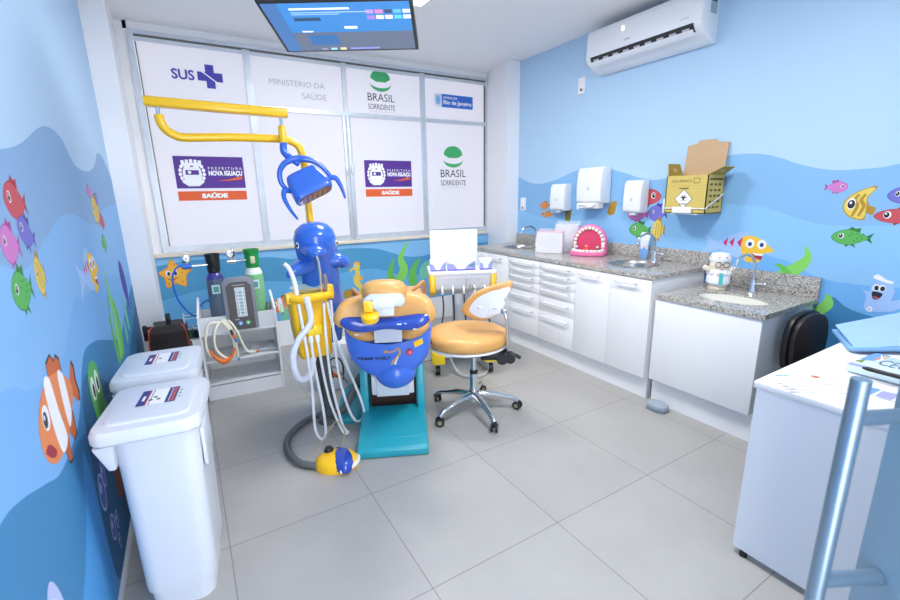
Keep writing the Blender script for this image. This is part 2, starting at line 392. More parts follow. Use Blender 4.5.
# right wall with the printed mural
mb = MB(); mb.bx(W, W+.12, YF, .1, 0, H, SKY)
A = Art(mb, lambda a, b, d: (W-d, a, b))
A.wave([(-.5, 1.64), (-.595, 1.606), (-.746, 1.553), (-.904, 1.535), (-1.123, 1.566), (-1.323, 1.622), (-1.485, 1.652), (-1.706, 1.649), (-1.901, 1.608), (-2.103, 1.55), (-2.285, 1.53), (-2.55, 1.6), (-2.775, 1.668), (-2.963, 1.668), (-3.099, 1.633), (-3.213, 1.585), (-3.366, 1.545), (-3.502, 1.542), (-3.657, 1.56), (-4.1, 1.68), (YF, 1.5)], .0, W1)
A.wave([(-.5, 1.28), (-.605, 1.259), (-.996, 1.185), (-1.348, 1.207), (-1.8, 1.3), (-2.3, 1.36), (-2.815, 1.345), (-3.025, 1.33), (-3.259, 1.259), (-3.414, 1.228), (-3.707, 1.245), (-4.2, 1.32), (YF, 1.3)], 0, W2)
A.wave([(-2.6, .9), (-2.9, 1.02), (-3.2, 1.0), (-3.5, .9), (-4.2, .95), (YF, 1.0)], 0, W3)
A.wave([(-3.2, .3), (-3.45, .78), (-3.62, .74), (-4.2, .66), (YF, .6)], 0, W4)
A.fish(-3.41, 1.447, .13, .1, f_pink, f_pinkd, -1, 0)
YF_ = lambda pts: [(-3.525+(a+3.525)*.8, 1.345+(b-1.345)*.8) for a, b in pts]
A.poly(YF_([(-3.44, 1.36), (-3.45, 1.30), (-3.50, 1.255), (-3.57, 1.245), (-3.575, 1.29), (-3.61, 1.28), (-3.62, 1.33), (-3.585, 1.345), (-3.57, 1.40), (-3.61, 1.47), (-3.56, 1.465), (-3.48, 1.42)]), f_yeld, 4)
A.poly(YF_([(-3.447, 1.36), (-3.455, 1.305), (-3.505, 1.262), (-3.563, 1.255), (-3.57, 1.32), (-3.565, 1.40), (-3.60, 1.46), (-3.555, 1.458), (-3.485, 1.415)]), f_yel, 4)
for a in (-3.51, -3.545): A.strip(YF_([(a-.01, 1.42), (a+.01, 1.38), (a-.01, 1.34), (a+.01, 1.27)]), [.006, .009, .006], f_yeld)
A.ell(-3.493, 1.353, .02, .032, f_wht); A.ell(-3.493, 1.35, .017, .024, f_blk); A.ell(-3.49, 1.358, .006, .008, f_wht, n=8)
A.fish(-3.52, 1.165, .22, .14, f_grn, f_grnd, 1, 0, 'spots')
A.fish(-3.71, 1.29, .27, .12, f_red, f_redd, 1, 0); A.fish(-3.72, 1.40, .2, .14, f_pur, f_purd, 1, 0)
bluefish(A, -2.9, 1.06, .36, -1)
blade(A, [(-3.19, .88), (-3.27, .94), (-3.33, 1.02), (-3.31, 1.10)], .042, weed); A.strip([(-3.25, .91), (-3.2, .955), (-3.16, .965)], [.02, .014, .003], weedd)
A.strip([(-3.40, .67), (-3.47, .76), (-3.46, .82)], [.03, .03, .005], weed)
# fish behind the dispensers
A.fish(-.99, 1.315, .2, .12, f_org, f_yeld, 1, 0, 'stripe'); A.fish(-1.03, 1.225, .24, .09, f_org, f_yeld, 1, 0, 'stripe')
A.poly([(-1.29, 1.30), (-1.28, 1.17), (-1.35, 1.15), (-1.37, 1.28)], mat('mural_olive', '7c7a3c', .65)); A.poly([(-1.82, 1.34), (-1.8, 1.25), (-1.87, 1.25), (-1.89, 1.36)], f_yeld, 3)
A.fish(-2.17, 1.395, .34, .2, f_red, f_redd, -1, .05); A.fish(-2.11, 1.255, .24, .17, f_pink, f_pinkd, 1, 0); A.fish(-2.29, 1.27, .2, .2, f_pur, f_purd, 1, 0)
A.fish(-2.14, 1.13, .25, .18, f_grn, f_grnd, 1, 0, 'spots'); A.fish(-2.31, 1.14, .14, .25, f_yel, f_yeld, 1, 0, 'stripe')
# cheerful bubble figure low on the wall
_p, _e = A.poly, A.ell; BK_ = lambda a, b: (-3.70+(a+3.65)*.62, .862+(b-.87)*.68)
A.poly = lambda pts, m, sm=0: _p([BK_(*q) for q in pts], m, sm)
A.ell = lambda x, y, a, b, m: [_p([(BK_(x, y)[0]+a*.65*math.cos(t), BK_(x, y)[1]+b*.68*math.sin(t)) for t in (2*PI*k/20 for k in range(20))], m)]
A.poly([(-3.56, .72), (-3.55, .84), (-3.515, .89), (-3.56, .88), (-3.575, .94), (-3.63, .985), (-3.70, .97), (-3.73, .90), (-3.72, .83), (-3.79, .85), (-3.80, .80), (-3.73, .74)], mat('mural_bubble_body', 'a4c6f6', .65), 4)
A.poly([(-3.57, 1.0), (-3.60, 1.03), (-3.66, .995), (-3.71, .985), (-3.70, .965), (-3.64, .975)], f_wht, 3)
for a in (-3.605, -3.645): A.ell(a, .92, .024, .028, f_wht); A.ell(a-.003, .917, .016, .02, f_blk)
A.poly([(-3.585, .885), (-3.655, .875), (-3.63, .825), (-3.595, .83)], f_blk, 4); A.poly([(-3.595, .845), (-3.637, .842), (-3.62, .826)], f_red, 4)
A.ell(-3.59, .735, .02, .022, f_wht); A.ell(-3.59, .735, .012, .013, lil)
struct(mb.build('wall_right', smooth=0))

# back wall: pillars, header and the mural strip under the window
mb = MB()
mb.bx(-.12, .147, -.49, .12, 0, H, WHT); mb.prism([(3.505, -.55), (W+.12, -.55), (W+.12, .12), (3.66, .12), (3.625, -.002)], H, WHT)
mb.bx(.147, .226, 0, .12, 0, H, WHT); mb.bx(.2, 3.64, 0, .12, 2.735, H, WHT)
mb.bx(.147, 3.63, -.05, .12, 0, .97, BK0)
A = Art(mb, lambda a, b, d: (a, -.05-d, b))
x0, x1 = .147, 3.61
A.wave([(x0, .90), (.45, .93), (.8, .905), (1.05, .90), (1.3, .86), (1.55, .905), (1.846, .92), (2.15, .89), (2.41, .80), (2.6, .765), (2.79, .78), (3.15, .85), (x1, .86)], .3, BK1)
A.wave([(x0, .60), (.5, .66), (.9, .68), (1.3, .64), (1.7, .67), (2.1, .68), (2.5, .55), (2.9, .58), (x1, .6)], .22, BK2)
A.poly([(x0, .0), (x1, .0), (x1, .26), (x0, .26)], WHT)
A.poly([(.27, 1.0-.05), (.29, .91), (.345, .86), (.41, .85), (.36, .80), (.345, .70), (.27, .735), (.2, .70), (.19, .79), (.152, .84), (.22, .88), (.24, .93)], stard, 3)
A.poly([(.272, .945), (.288, .905), (.34, .853), (.395, .848), (.352, .80), (.34, .71), (.27, .745), (.206, .71), (.197, .792), (.16, .84), (.225, .874), (.243, .925)], star, 3)
for a in (.225, .275): A.ell(a, .83, .02, .026, f_wht); A.ell(a+.003, .827, .012, .017, f_blk)
A.strip([(.215, .785), (.25, .77), (.29, .79)], [.002, .006, .002], f_redd)
for a, b in ((.28, .9), (.33, .83), (.32, .75), (.22, .74)): A.ell(a, b, .008, .01, stard, n=8)
blade(A, [(2.34, .46), (2.45, .62), (2.42, .78), (2.53, .955)], .055, weed); blade(A, [(2.38, .46), (2.28, .58), (2.34, .78)], .05, weedd); blade(A, [(2.56, .44), (2.56, .6), (2.66, .75)], .055, weedd)
A.ell(2.72, .60, .07, .11, weedp, -.5); A.ell(2.86, .5, .08, .08, weedp)
A.strip([(1.90, .70), (1.915, .65), (1.895, .60), (1.90, .55), (1.935, .50), (1.94, .455), (1.905, .43), (1.875, .45), (1.89, .475)], [.022, .022, .034, .034, .026, .018, .014, .010, .006], f_yel)
A.ell(1.905, .72, .038, .036, f_yel); A.strip([(1.885, .712), (1.85, .695), (1.825, .685)], [.016, .010, .013], f_yel)
A.poly([(1.875, .748), (1.88, .775), (1.90, .765), (1.915, .782), (1.93, .762), (1.945, .765), (1.94, .735)], star); A.poly([(1.925, .62), (1.965, .61), (1.96, .57), (1.93, .57)], star)
A.ell(1.893, .727, .013, .015, f_wht); A.ell(1.891, .726, .007, .009, f_blk, n=10); A.ell(1.79, .44, .05, .05, f_yeld)
banded(A, 1.13, .42, .24, .17)
A.poly([(.52, .70), (.6, .72), (.57, .66)], f_redd)
for i in range(16):
    xx = 1.10+.015*i+.01*math.sin(i*3); blade(A, [(xx, .26), (xx+.02*math.sin(i), .34), (xx+.04*math.sin(i*2.1), .40+.05*((i*7) % 5)/5)], .006, weedp if i % 2 else weed)
struct(mb.build('wall_back', smooth=0))
mb = MB(); mb.bx(.147, 3.60, -.075, 0, .97, 1.0, mat('cream_stone_sill', 'e6dccb', .5, var=.06, vscale=12), bev=.004); struct(mb.build('trim_1'))
# wall behind the photographer with the open doorway
mb = MB(); mb.bx(-.12, .15, YF-.1, YF, 0, H, WHT); mb.bx(1.05, W+.12, YF-.1, YF, 0, H, WHT); mb.bx(.15, 1.05, YF-.1, YF, 2.15, H, WHT)
struct(mb.build('wall_front', smooth=0))

# ------------------------------------------------------------------ window
mb = MB()
xl, xr, zb, zt = .226, 3.63, 1.0, 2.735
xr = 3.505+.11
mb.bx(xl-.01, xl+.035, -.02, .05, zb, zt, ALU); mb.bx(3.595, 3.64, -.02, .05, zb, zt, ALU)
mb.bx(xl+.001, 3.604, -.0212, .049, zb+.001, zb+.055, ALU); mb.bx(xl+.001, 3.604, -.0252, .0488, zt-.03, zt-.001, ALU); mb.bx(xl+.002, 3.603, -.012, .05, zt-.045, zt-.03, ALUD); mb.bx(xl+.02, 3.58, -.015, .05, zt-.075, zt-.047, ALU)
mb.bx(xl+.003, 3.602, -.0206, .0485, 2.215, 2.255, ALU)
for x in (1.06, 2.775): mb.bx(x-.028, x+.028, -.0224, .0482, zb+.002, zt-.04, ALU)
for x in (1.895, 1.935): mb.bx(x-.019, x+.019, -.03, .0478, zb+.003, 2.22, ALU, bev=.003)
mb.bx(1.9, 1.945, -.0198, .0476, 2.22, zt-.04, ALU)
mb.bx(3.5835, 3.5935, -.0145, .0195, zb+.056, zt-.08, ALUD); mb.bx(xl+.0365, xl+.046, -.0145, .0195, zb+.056, zt-.08, ALUD)
win = struct(mb.build('window_1'))
mb = MB(); mb.bx(1.868, 1.905, -.05, -.03, 1.67, 1.75, ALU, bev=.004); mb.bx(1.925, 1.96, -.05, -.03, 1.67, 1.76, ALU, bev=.004); mb.build('window_latch', win)
WM = Matrix(((1, 0, 0, 0), (0, 0, -1, 0), (0, 1, 0, 0), (0, 0, 0, 1)))
cols = [(.27, 1.035), (1.088, 1.9), (1.945, 2.75), (2.803, 3.60)]
def film(i, row):
    m = MB(); a, b = cols[i]; z0, z1 = ((1.05, 2.22) if row == 0 else (2.25, 2.665))
    m.bx(a, b, .0, .012, z0, z1, FILM); return m
PM = Matrix.Translation((0, -.0015, 0)) @ WM
PM2 = Matrix.Translation((0, -.0025, 0)) @ WM
PM3 = Matrix.Translation((0, -.0035, 0)) @ WM
NL = [0]
def lay(M): NL[0] = (NL[0]+1) % 40; return Matrix.Translation((0, -.00002*NL[0], 0)) @ M
def rect(m, x0, x1, z0, z1, mt, M=PM): m.poly([(x0, z0, 0), (x1, z0, 0), (x1, z1, 0), (x0, z1, 0)], mt, lay(M))
def disc(m, x, z, a, b, mt, M=PM, t0=0, t1=2*PI, n=28): m.poly([(x+a*math.cos(t0+(t1-t0)*i/n), z+b*math.sin(t0+(t1-t0)*i/n), 0) for i in range(n+(0 if t1-t0 > 6 else 1))], mt, lay(M))
m = film(0, 1)   # blue lettering and a cross
m.text('SUS', mat('print_indigo', '4744ae', .6), PM, .56, 2.45, .165, .08, .03)
m.poly([(x, z, 0) for x, z in ((.665, 2.415), (.727, 2.415), (.727, 2.36), (.793, 2.36), (.793, 2.415), (.855, 2.415), (.855, 2.485), (.793, 2.485), (.793, 2.545), (.727, 2.545), (.727, 2.485), (.665, 2.485))], mat('print_indigo', '4744ae', .6), PM)
m.poly([(.70, 2.482, 0), (.708, 2.488, 0), (.84, 2.392, 0), (.83, 2.388, 0)], WPR, PM2)
m.build('window_film', win)
m = film(1, 1); m.text('MINISTÉRIO DA', GRYP, PM, 1.48, 2.475, .5, .06); m.text('SAÚDE', GRYP, PM, 1.625, 2.375, .23, .065); m.build('window_film', win)
def smile(m, x, z, k):
    disc(m, x, z+.10*k, .125*k, .095*k, GRNP, PM, 0, PI); m.poly([(x-.125*k, z+.10*k, 0), (x-.06*k, z+.065*k, 0), (x+.06*k, z+.065*k, 0), (x+.125*k, z+.10*k, 0)], GRNP, PM)
    o = [(x+.135*k*math.cos(t), z+.055*k+.095*k*math.sin(t), 0) for t in (PI+PI*i/16 for i in range(17))]; inn = [(x+.135*k*math.cos(t), z+.055*k+.055*k*math.sin(t), 0) for t in (2*PI-PI*i/16 for i in range(1, 16))]
    m.poly(o+inn, GRNP, PM)
    m.text('BRASIL', INK, PM, x, z-.105*k, .34*k, .085*k); m.text('SORRIDENTE', INK, PM, x, z-.21*k, .34*k, .06*k); rect(m, x-.16*k, x+.16*k, z-.267*k, z-.26*k, LGRYP)
m = film(2, 1); smile(m, 2.305, 2.51, .86); m.build('window_film', win)
m = film(3, 1); rect(m, 3.02, 3.43, 2.385, 2.52, mat('print_royal_blue', '2f6fd0', .6)); rect(m, 2.925, 3.02, 2.385, 2.52, mat('print_ice', 'd4dcec', .6)); disc(m, 2.972, 2.455, .03, .045, SKYP, PM2)
m.text('GOVERNO DO', WPR, PM2, 3.13, 2.485, .18, .025, .02); m.text('Rio de Janeiro', WPR, PM2, 3.225, 2.432, .37, .055, .03); m.build('window_film', win)
def pref(m, x0, x1, z0, z1, zo0, zo1):
    w_ = x1-x0; rect(m, x0, x1, z0, z1, PUR); rect(m, x0, x1, zo0, zo1, ORP)
    cx, cz = x0+w_*.24, (z0+z1)/2
    # crest: crown of towers, shield and wreath
    for k in range(5): rect(m, cx-.075+.032*k, cx-.051+.032*k, cz+.07, cz+.108-.004*abs(k-2), WPR, PM2)
    rect(m, cx-.075, cx+.077, cz+.05, cz+.078, WPR, PM2); disc(m, cx, cz-.015, .072, .095, WPR, PM2)
    rect(m, cx-.05, cx+.05, cz-.02, cz+.018, PUR, PM3); disc(m, cx-.02, cz, .013, .013, WPR, Matrix.Translation((0, -.0045, 0)) @ WM); rect(m, cx-.01, cx+.012, cz+.045, cz+.055, PUR, PM3)
    for s2 in (-1, 1):
        for k in range(7):
            t = -1.1+.33*k; disc(m, cx+s2*.09*math.cos(t), cz-.005+.1*math.sin(t), .014, .016, WPR, PM2, n=8)
    m.poly([(cx-.085, cz-.06, 0), (cx-.04, cz-.085, 0), (cx+.04, cz-.085, 0), (cx+.085, cz-.06, 0), (cx+.08, cz-.085, 0), (cx+.04, cz-.115, 0), (cx-.04, cz-.115, 0), (cx-.08, cz-.085, 0)], WPR, PM3)
    m.text('P R E F E I T U R A', WPR, PM2, x0+w_*.72, cz+.035, w_*.5, .022); m.text('NOVA IGUAÇU', WPR, PM2, x0+w_*.72, cz-.01, w_*.5, .052, .05)
    m.poly([(x0+w_*.58, cz-.07, 0), (x0+w_*.75, cz-.058, 0), (x1-w_*.04, cz-.03, 0), (x1-w_*.04, cz-.058, 0), (x0+w_*.75, cz-.072, 0)], ORP, PM2)
    m.text('SAÚDE', WPR, PM2, (x0+x1)/2+.01, (zo0+zo1)/2+.004, w_*.38, (zo1-zo0)*.62, .06)
m = film(0, 0); pref(m, .392, .931, 1.54, 1.807, 1.437, 1.516); m.build('window_film', win)
m = film(1, 0); m.build('window_film', win)
m = film(2, 0); pref(m, 2.077, 2.616, 1.536, 1.807, 1.438, 1.515); m.build('window_film', win)
m = film(3, 0); smile(m, 3.155, 1.785, 1.0); m.build('window_film', win)

# ------------------------------------------------------------------ door and pull bar at the right edge
mb = MB(); mb.bx(-.8, 0, -.045, 0, .01, 2.1, mat('door_blue_grey', '7897ad', .4, coat=.3), bev=.003)
DT = struct(mb.build('door_1')); DT.location = (1.50, -4.285, 0); DT.rotation_euler = (0, 0, math.radians(62))
BAR = mat('blue_grey_steel', '8499ab', .32, .7)
mb = MB(); mb.cyl((-.045, .125, .55), (-.045, .125, 1.125), .015, BAR)
for z in (1.05, .70): mb.cyl((-.045, .002, z), (-.045, .125, z), .014, BAR)
mb.build('pull_bar', DT)

# ------------------------------------------------------------------ ceiling lamp, added fill lamp, television, air conditioner
def ceiling_lamp(x, y, label):
    t = thing('ceiling_light', label, 'ceiling light', (x, y, H))
    mb = MB(); mb.bx(-.31, .31, -.31, .31, -.03, -.0005, PLAS, bev=.004); mb.build('lamp_frame', t)
    mb = MB(); mb.bx(-.285, .285, -.285, .285, -.036, -.0305, mat('lamp_diffuser', 'ffffff', .6, emit=2.2)); mb.build('diffuser', t)
ceiling_lamp(1.78, -1.66, 'square white ceiling panel light above the television')
ceiling_lamp(1.9, -3.55, 'added square white fill panel light over the desk side of the room')  # unseen panel added to carry the fill light

# television hung under the ceiling, screen facing down to the dental chair
O = Vector((.85, -1.885, 2.405)); ex = Vector((.857, -.515, .0)).normalized(); ey = Vector((.16, .36, -.10)); ey = (ey-ex*ey.dot(ex)).normalized(); ez = ex.cross(ey).normalized()
TVM = Matrix(((ex.x, ey.x, ez.x, O.x), (ex.y, ey.y, ez.y, O.y), (ex.z, ey.z, ez.z, O.z), (0, 0, 0, 1)))
tv = thing('television', 'flat screen television hanging screen down from the ceiling', 'television', (1.25, -1.85, H))
TX = Matrix.Translation((-1.25, 1.85, -H)) @ TVM     # x: width, y: from top to bottom edge of the screen, -z or z: thickness
up = 1 if ez.z > 0 else -1
mb = MB(TX); mb.bx(0, .79, 0, .445, 0, up*.045, DRK, bev=.006); mb.bx(.2, .6, .1, .36, up*.03, up*.09, BLK, bev=.01); mb.build('casing', tv)
def scr(name, h, e): return mat(name, h, .25, emit=e)
mb = MB(TX)
def sr(x0, x1, y0, y1, k, m): mb.poly([(x0, y0, -up*(.0008+.0006*k)), (x1, y0, -up*(.0008+.0006*k)), (x1, y1, -up*(.0008+.0006*k)), (x0, y1, -up*(.0008+.0006*k))], m)
sr(.018, .772, .018, .427, 0, scr('screen_slate', '646d80', .55))
sr(.018, .772, .018, .20, 1, scr('screen_blue', '3f80c0', .6)); sr(.018, .772, .20, .255, 1, scr('screen_blue_low', '3f82c2', .55)); sr(.018, .10, .018, .427, 2, scr('screen_side', '4a73a8', .5))
wt = scr('screen_white', 'e6eefa', .8)
sr(.15, .46, .055, .068, 3, wt); sr(.15, .56, .085, .092, 3, scr('screen_pale', '9fc0e6', .6)); sr(.15, .40, .10, .106, 3, scr('screen_pale', '9fc0e6', .6)); sr(.15, .29, .13, .155, 3, scr('screen_dark', '36506e', .4))
sr(.40, .47, .205, .225, 3, wt); sr(.16, .22, .24, .25, 3, wt); sr(.18, .34, .28, .37, 3, scr('screen_tile', '3f6ea6', .5))
for i, c in enumerate(('b08fd0', 'd47fae', '40506e', '63b0d0', 'c8d4ee', 'a07cc8', 'e0e6f4', 'f0d8dc', '57c4d4', 'e8eef8')):
    sr(.54+.048*(i % 5), .58+.048*(i % 5), .075+.045*(i//5), .105+.045*(i//5), 3, scr('screen_app_%s' % 'abcdefghij'[i], c, .6))
for i, c in enumerate(('8c8ca0', '9fd0f0', 'f2dca0')): sr(.22+.055*i, .255+.055*i, .40, .42, 3, scr('screen_icon_%s' % 'abc'[i], c, .6))
sr(.39, .56, .402, .416, 3, scr('screen_lilac', '8f93d6', .6)); mb.build('screen', tv)
mb = MB(); mb.cyl((.1, .12, -.43), (.1, .12, -.002), .022, BLK); mb.lathe([(.0, -.02), (.07, -.02), (.07, -.002), (0, -.001)], BLK, (.1, .12, 0)); mb.cyl((.02, .05, -.40), (.1, .12, -.25), .012, BLK); mb.build('ceiling_mount', tv)

# air conditioner
AC = thing('air_conditioner', 'white split air conditioner high on the blue wall', 'air conditioner', (W, -2.13, 2.58))
L2 = .485; P = lambda pts: [(x, z) for x, z in pts]
MX = Matrix(((1, 0, 0, 0), (0, 0, 1, 0), (0, 1, 0, 0), (0, 0, 0, 1)))     # (x, z, y)
prof = [(0, .15), (-.16, .15), (-.19, .135), (-.2, .10), (-.205, -.07), (-.185, -.10), (-.09, -.155), (-.05, -.17), (0, -.17)]
mb = MB(); mb.prism(prof, 2*L2, PLAS, Matrix.Translation((0, -L2, 0)) @ MX, bev=.008); mb.build('casing', AC)
mb = MB(); mb.prism([(-.2085, -.062), (-.2035, -.061), (-.170, -.109), (-.172, -.113), (-.19, -.103)], 2*L2-.10, mat('vent_dark', '2a2c30', .6), Matrix.Translation((0, -L2+.05, 0)) @ MX); mb.build('air_outlet', AC)
for k in range(9):
    y = -.38+.095*k; mb = MB(); mb.box((-.196, y, -.094), (.004, .05, .022), LGRYP, rot=(0, math.radians(-30), 0)); mb.build('louvre_vane', AC)
mb = MB(); mb.box((-.190, 0, -.118), (.006, 2*L2-.10, .05), PLAS, rot=(0, math.radians(-52), 0), bev=.002); mb.build('flap', AC)
mb = MB(); mb.bx(-.2085, -.204, .06, .11, -.022, -.008, LGRYP); mb.build('front_badge', AC)
mb = MB(); mb.bx(-.2085, -.202, .12, .14, .055, .085, mat('display_glow', 'fff4e4', .5, emit=1.0)); mb.build('display', AC)
mb = MB(); mb.bx(-.2085, -.204, -.40, -.34, -.02, -.017, LGRYP); mb.build('front_lettering', AC)
mb = MB(); mb.bx(-.11, -.04, -L2-.0015, -L2+.002, .0, .13, mat('rating_label', '9fb4c4', .6)); mb.bx(-.10, -.05, -L2-.0025, -L2, .07, .12, INK); mb.build('rating_label', AC)

def plate(y0, y1, z0, z1, label, name, cat, holes):
    t = thing(name, label, cat, (W, (y0+y1)/2, (z0+z1)/2)); a, b = abs(y1-y0)/2, abs(z1-z0)/2
    mb = MB(); mb.bx(-.012, -.0005, -a, a, -b, b, PLAS, bev=.004); mb.build('cover_plate', t)
    mb = MB()
    for z in holes: mb.bx(-.0145, -.011, -.012, .012, z-.011, z+.011, mat('socket_red', '9c4a55', .5) if name == 'wall_socket' else DRK, bev=.002)
    mb.build('socket', t)
plate(-1.385, -1.47, 2.31, 2.45, 'small white outlet plate under the air conditioner', 'power_outlet', 'outlet', [-.035])
plate(-.605, -.69, 1.255, 1.395, 'white wall plate beside the corner pillar above the counter', 'wall_socket', 'outlet', [-.04])

# ------------------------------------------------------------------ wall dispensers
def dispenser(y0, y1, z0, z1, d, name, label, cat, group, big=False):
    t = thing(name, label, cat, (W, (y0+y1)/2, z0)); a = abs(y1-y0)/2; h = z1-z0
    mb = MB(); pr = [(0, 0), (-d*.75, 0), (-d*.98, h*.06), (-d, h*.5), (-d*.93, h*.88), (-d*.75, h), (0, h)]
    mb.prism(pr, 2*a, PLAS, Matrix.Translation((0, -a, 0)) @ MX, bev=.010, seg=3); mb.build('cover', t)
    mb = MB(); mb.bx(-d-.0006, -d*.96, -.012, .012, h*.36, h*.46, GREYP); mb.build('viewing_window', t)
    if big:
        mb = MB(); mb.bx(-d*.9, -d*.3, -a*.75, a*.85, -.045, .004, PAPER, bev=.004); mb.tube([(-d*.9, -a*.7, .0), (-d*.97, -a*.2, -.03), (-d*.92, a*.4, -.01), (-d*.9, a*.8, -.02)], .012, PAPER); mb.build('paper_towel', t)
        mb = MB(); mb.bx(-d*.93, -.01, a*.8, a*.99, -.055, .0, PLAS, bev=.004); mb.build('side_lip', t)
    else:
        mb = MB(); mb.bx(-d*.8, -d*.35, -a*.35, a*.35, -.02, .004, GREYP, bev=.004); mb.build('nozzle', t)
    return t
dispenser(-1.17, -1.36, 1.27, 1.525, .11, 'soap_dispenser', 'narrow white wall dispenser nearest the window', 'dispenser', None)
dispenser(-1.545, -1.82, 1.345, 1.655, .14, 'paper_towel_dispenser', 'large white towel dispenser with paper sticking out below', 'dispenser', None, True)
dispenser(-2.035, -2.20, 1.27, 1.53, .11, 'soap_dispenser', 'narrow white wall dispenser between towel dispenser and cardboard box', 'dispenser', None)

# sharps box on its wire bracket
SB = thing('sharps_box', 'open yellow cardboard waste box on a wall bracket', 'box', (W-.02, -2.64, 1.285))
mb = MB(); D = .20; a = .15; h = .26
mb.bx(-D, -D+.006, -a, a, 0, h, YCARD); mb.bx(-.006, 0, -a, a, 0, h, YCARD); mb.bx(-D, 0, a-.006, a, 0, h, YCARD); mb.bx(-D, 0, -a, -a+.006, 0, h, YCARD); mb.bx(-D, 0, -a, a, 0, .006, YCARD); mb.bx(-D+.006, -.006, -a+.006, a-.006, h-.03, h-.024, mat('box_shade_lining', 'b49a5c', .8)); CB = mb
M2 = Matrix(((0, 0, 1, 0), (-1, 0, 0, 0), (0, 1, 0, 0), (0, 0, 0, 1)))   # (x->-y, y->z, z->x)
mb = MB(); LP = [(-.145, 0), (.145, 0), (.15, .215), (.07, .225), (.06, .245), (-.06, .245), (-.07, .225), (-.14, .215)]
mb.prism(LP, .004, CARD, Matrix.Translation((-.016, 0, h)) @ Euler((0, math.radians(5), 0)).to_matrix().to_4x4() @ M2); mb.build('lid_flap', SB)
for s2, ang in ((1, 14), (-1, 60)):
    mb = MB(); pts = [(-.09, 0), (.09, 0), (.07, .09), (-.07, .09)]
    M3 = Matrix(((1, 0, 0, 0), (0, 0, 1, 0), (0, 1, 0, 0), (0, 0, 0, 1)))
    mb.prism(pts, .004, mat('flap_olive', 'a8913f', .8), Matrix.Translation((-.1, s2*(a-.004), h)) @ Euler((math.radians(-s2*ang), 0, 0)).to_matrix().to_4x4() @ M3)
    mb.prism([(.025*math.cos(t), .045+.016*math.sin(t)) for t in (2*PI*i/14 for i in range(14))], .0052, CARD, Matrix.Translation((-.1, s2*(a-.004)-.0006, h)) @ Euler((math.radians(-s2*ang), 0, 0)).to_matrix().to_4x4() @ M3)
    mb.build('side_flap', SB)
FM = Matrix(((0, 0, -1, -D-.0008), (-1, 0, 0, 0), (0, 1, 0, 0), (0, 0, 0, 1)))
mb = CB; olive = mat('print_olive', '6e5a24', .7)
mb.text('DESCARPACK', olive, FM, -.035, .222, .15, .018); mb.poly([(.05, .205, 0), (.095, .205, 0), (.095, .24, 0), (.05, .24, 0)], olive, FM); mb.poly([(.054, .209, 0), (.091, .209, 0), (.091, .236, 0), (.054, .236, 0)], YCARD, Matrix.Translation((-.0006, 0, 0)) @ FM)
for k in range(24): mb.bx(-D-.001, -D, -.145+.0122*k, -.139+.0122*k, .188, .1895, olive)
mb.poly([(-.05, .168, 0), (.02, .168, 0), (.02, .176, 0), (-.05, .176, 0)], olive, FM)
for s3, mm, q in ((.066, INK, 0), (.061, WPR, 1)): mb.poly([(-.01, .10-s3, 0), (-.01+s3, .10, 0), (-.01, .10+s3, 0), (-.01-s3, .10, 0)], mm, Matrix.Translation((-.0006*(q+1), 0, 0)) @ FM)
for t in (PI/2, PI/2+2.094, PI/2+4.189):
    c = (-.01+.014*math.cos(t), .108+.014*math.sin(t)); mb.poly([(c[0]+.014*math.cos(u)*(1), c[1]+.014*math.sin(u), 0) for u in (2*PI*i/14 for i in range(14))], INK, Matrix.Translation((-.0019, 0, 0)) @ FM); mb.poly([(c[0]+.004*math.cos(t)+.009*math.cos(u), c[1]+.004*math.sin(t)+.009*math.sin(u), 0) for u in (2*PI*i/14 for i in range(14))], WPR, Matrix.Translation((-.0025, 0, 0)) @ FM)
mb.poly([(-.035, .062, 0), (.015, .062, 0), (.015, .068, 0), (-.035, .068, 0)], INK, Matrix.Translation((-.0019, 0, 0)) @ FM)
for r in range(5):
    for c in range(3): mb.bx(-.17+.05*c, -.14+.05*c, -a-.001, -a, .035+.038*r, .05+.038*r, olive)
mb.bx(-.18, -.02, -a-.001, -a, .222, .236, olive); mb.build('carton', SB)
mb = MB(); mb.tube([(-.003, a+.006, .03), (-D-.008, a+.006, .035), (-D-.008, -a-.006, .035), (-.006, -a-.006, .13)], .004, PLAS, smooth=0); mb.bx(-D-.016, -D-.006, -.06, .08, .002, .045, PLAS, bev=.003); mb.bx(-.01, .018, -.1, .1, .0, .12, PLAS); mb.bx(-D*.75, -.01, a+.008, a+.05, -.005, .10, PLAS, bev=.004); mb.bx(-D, 0, -.1, .1, -.008, -.001, PLAS); mb.build('wall_bracket', SB)

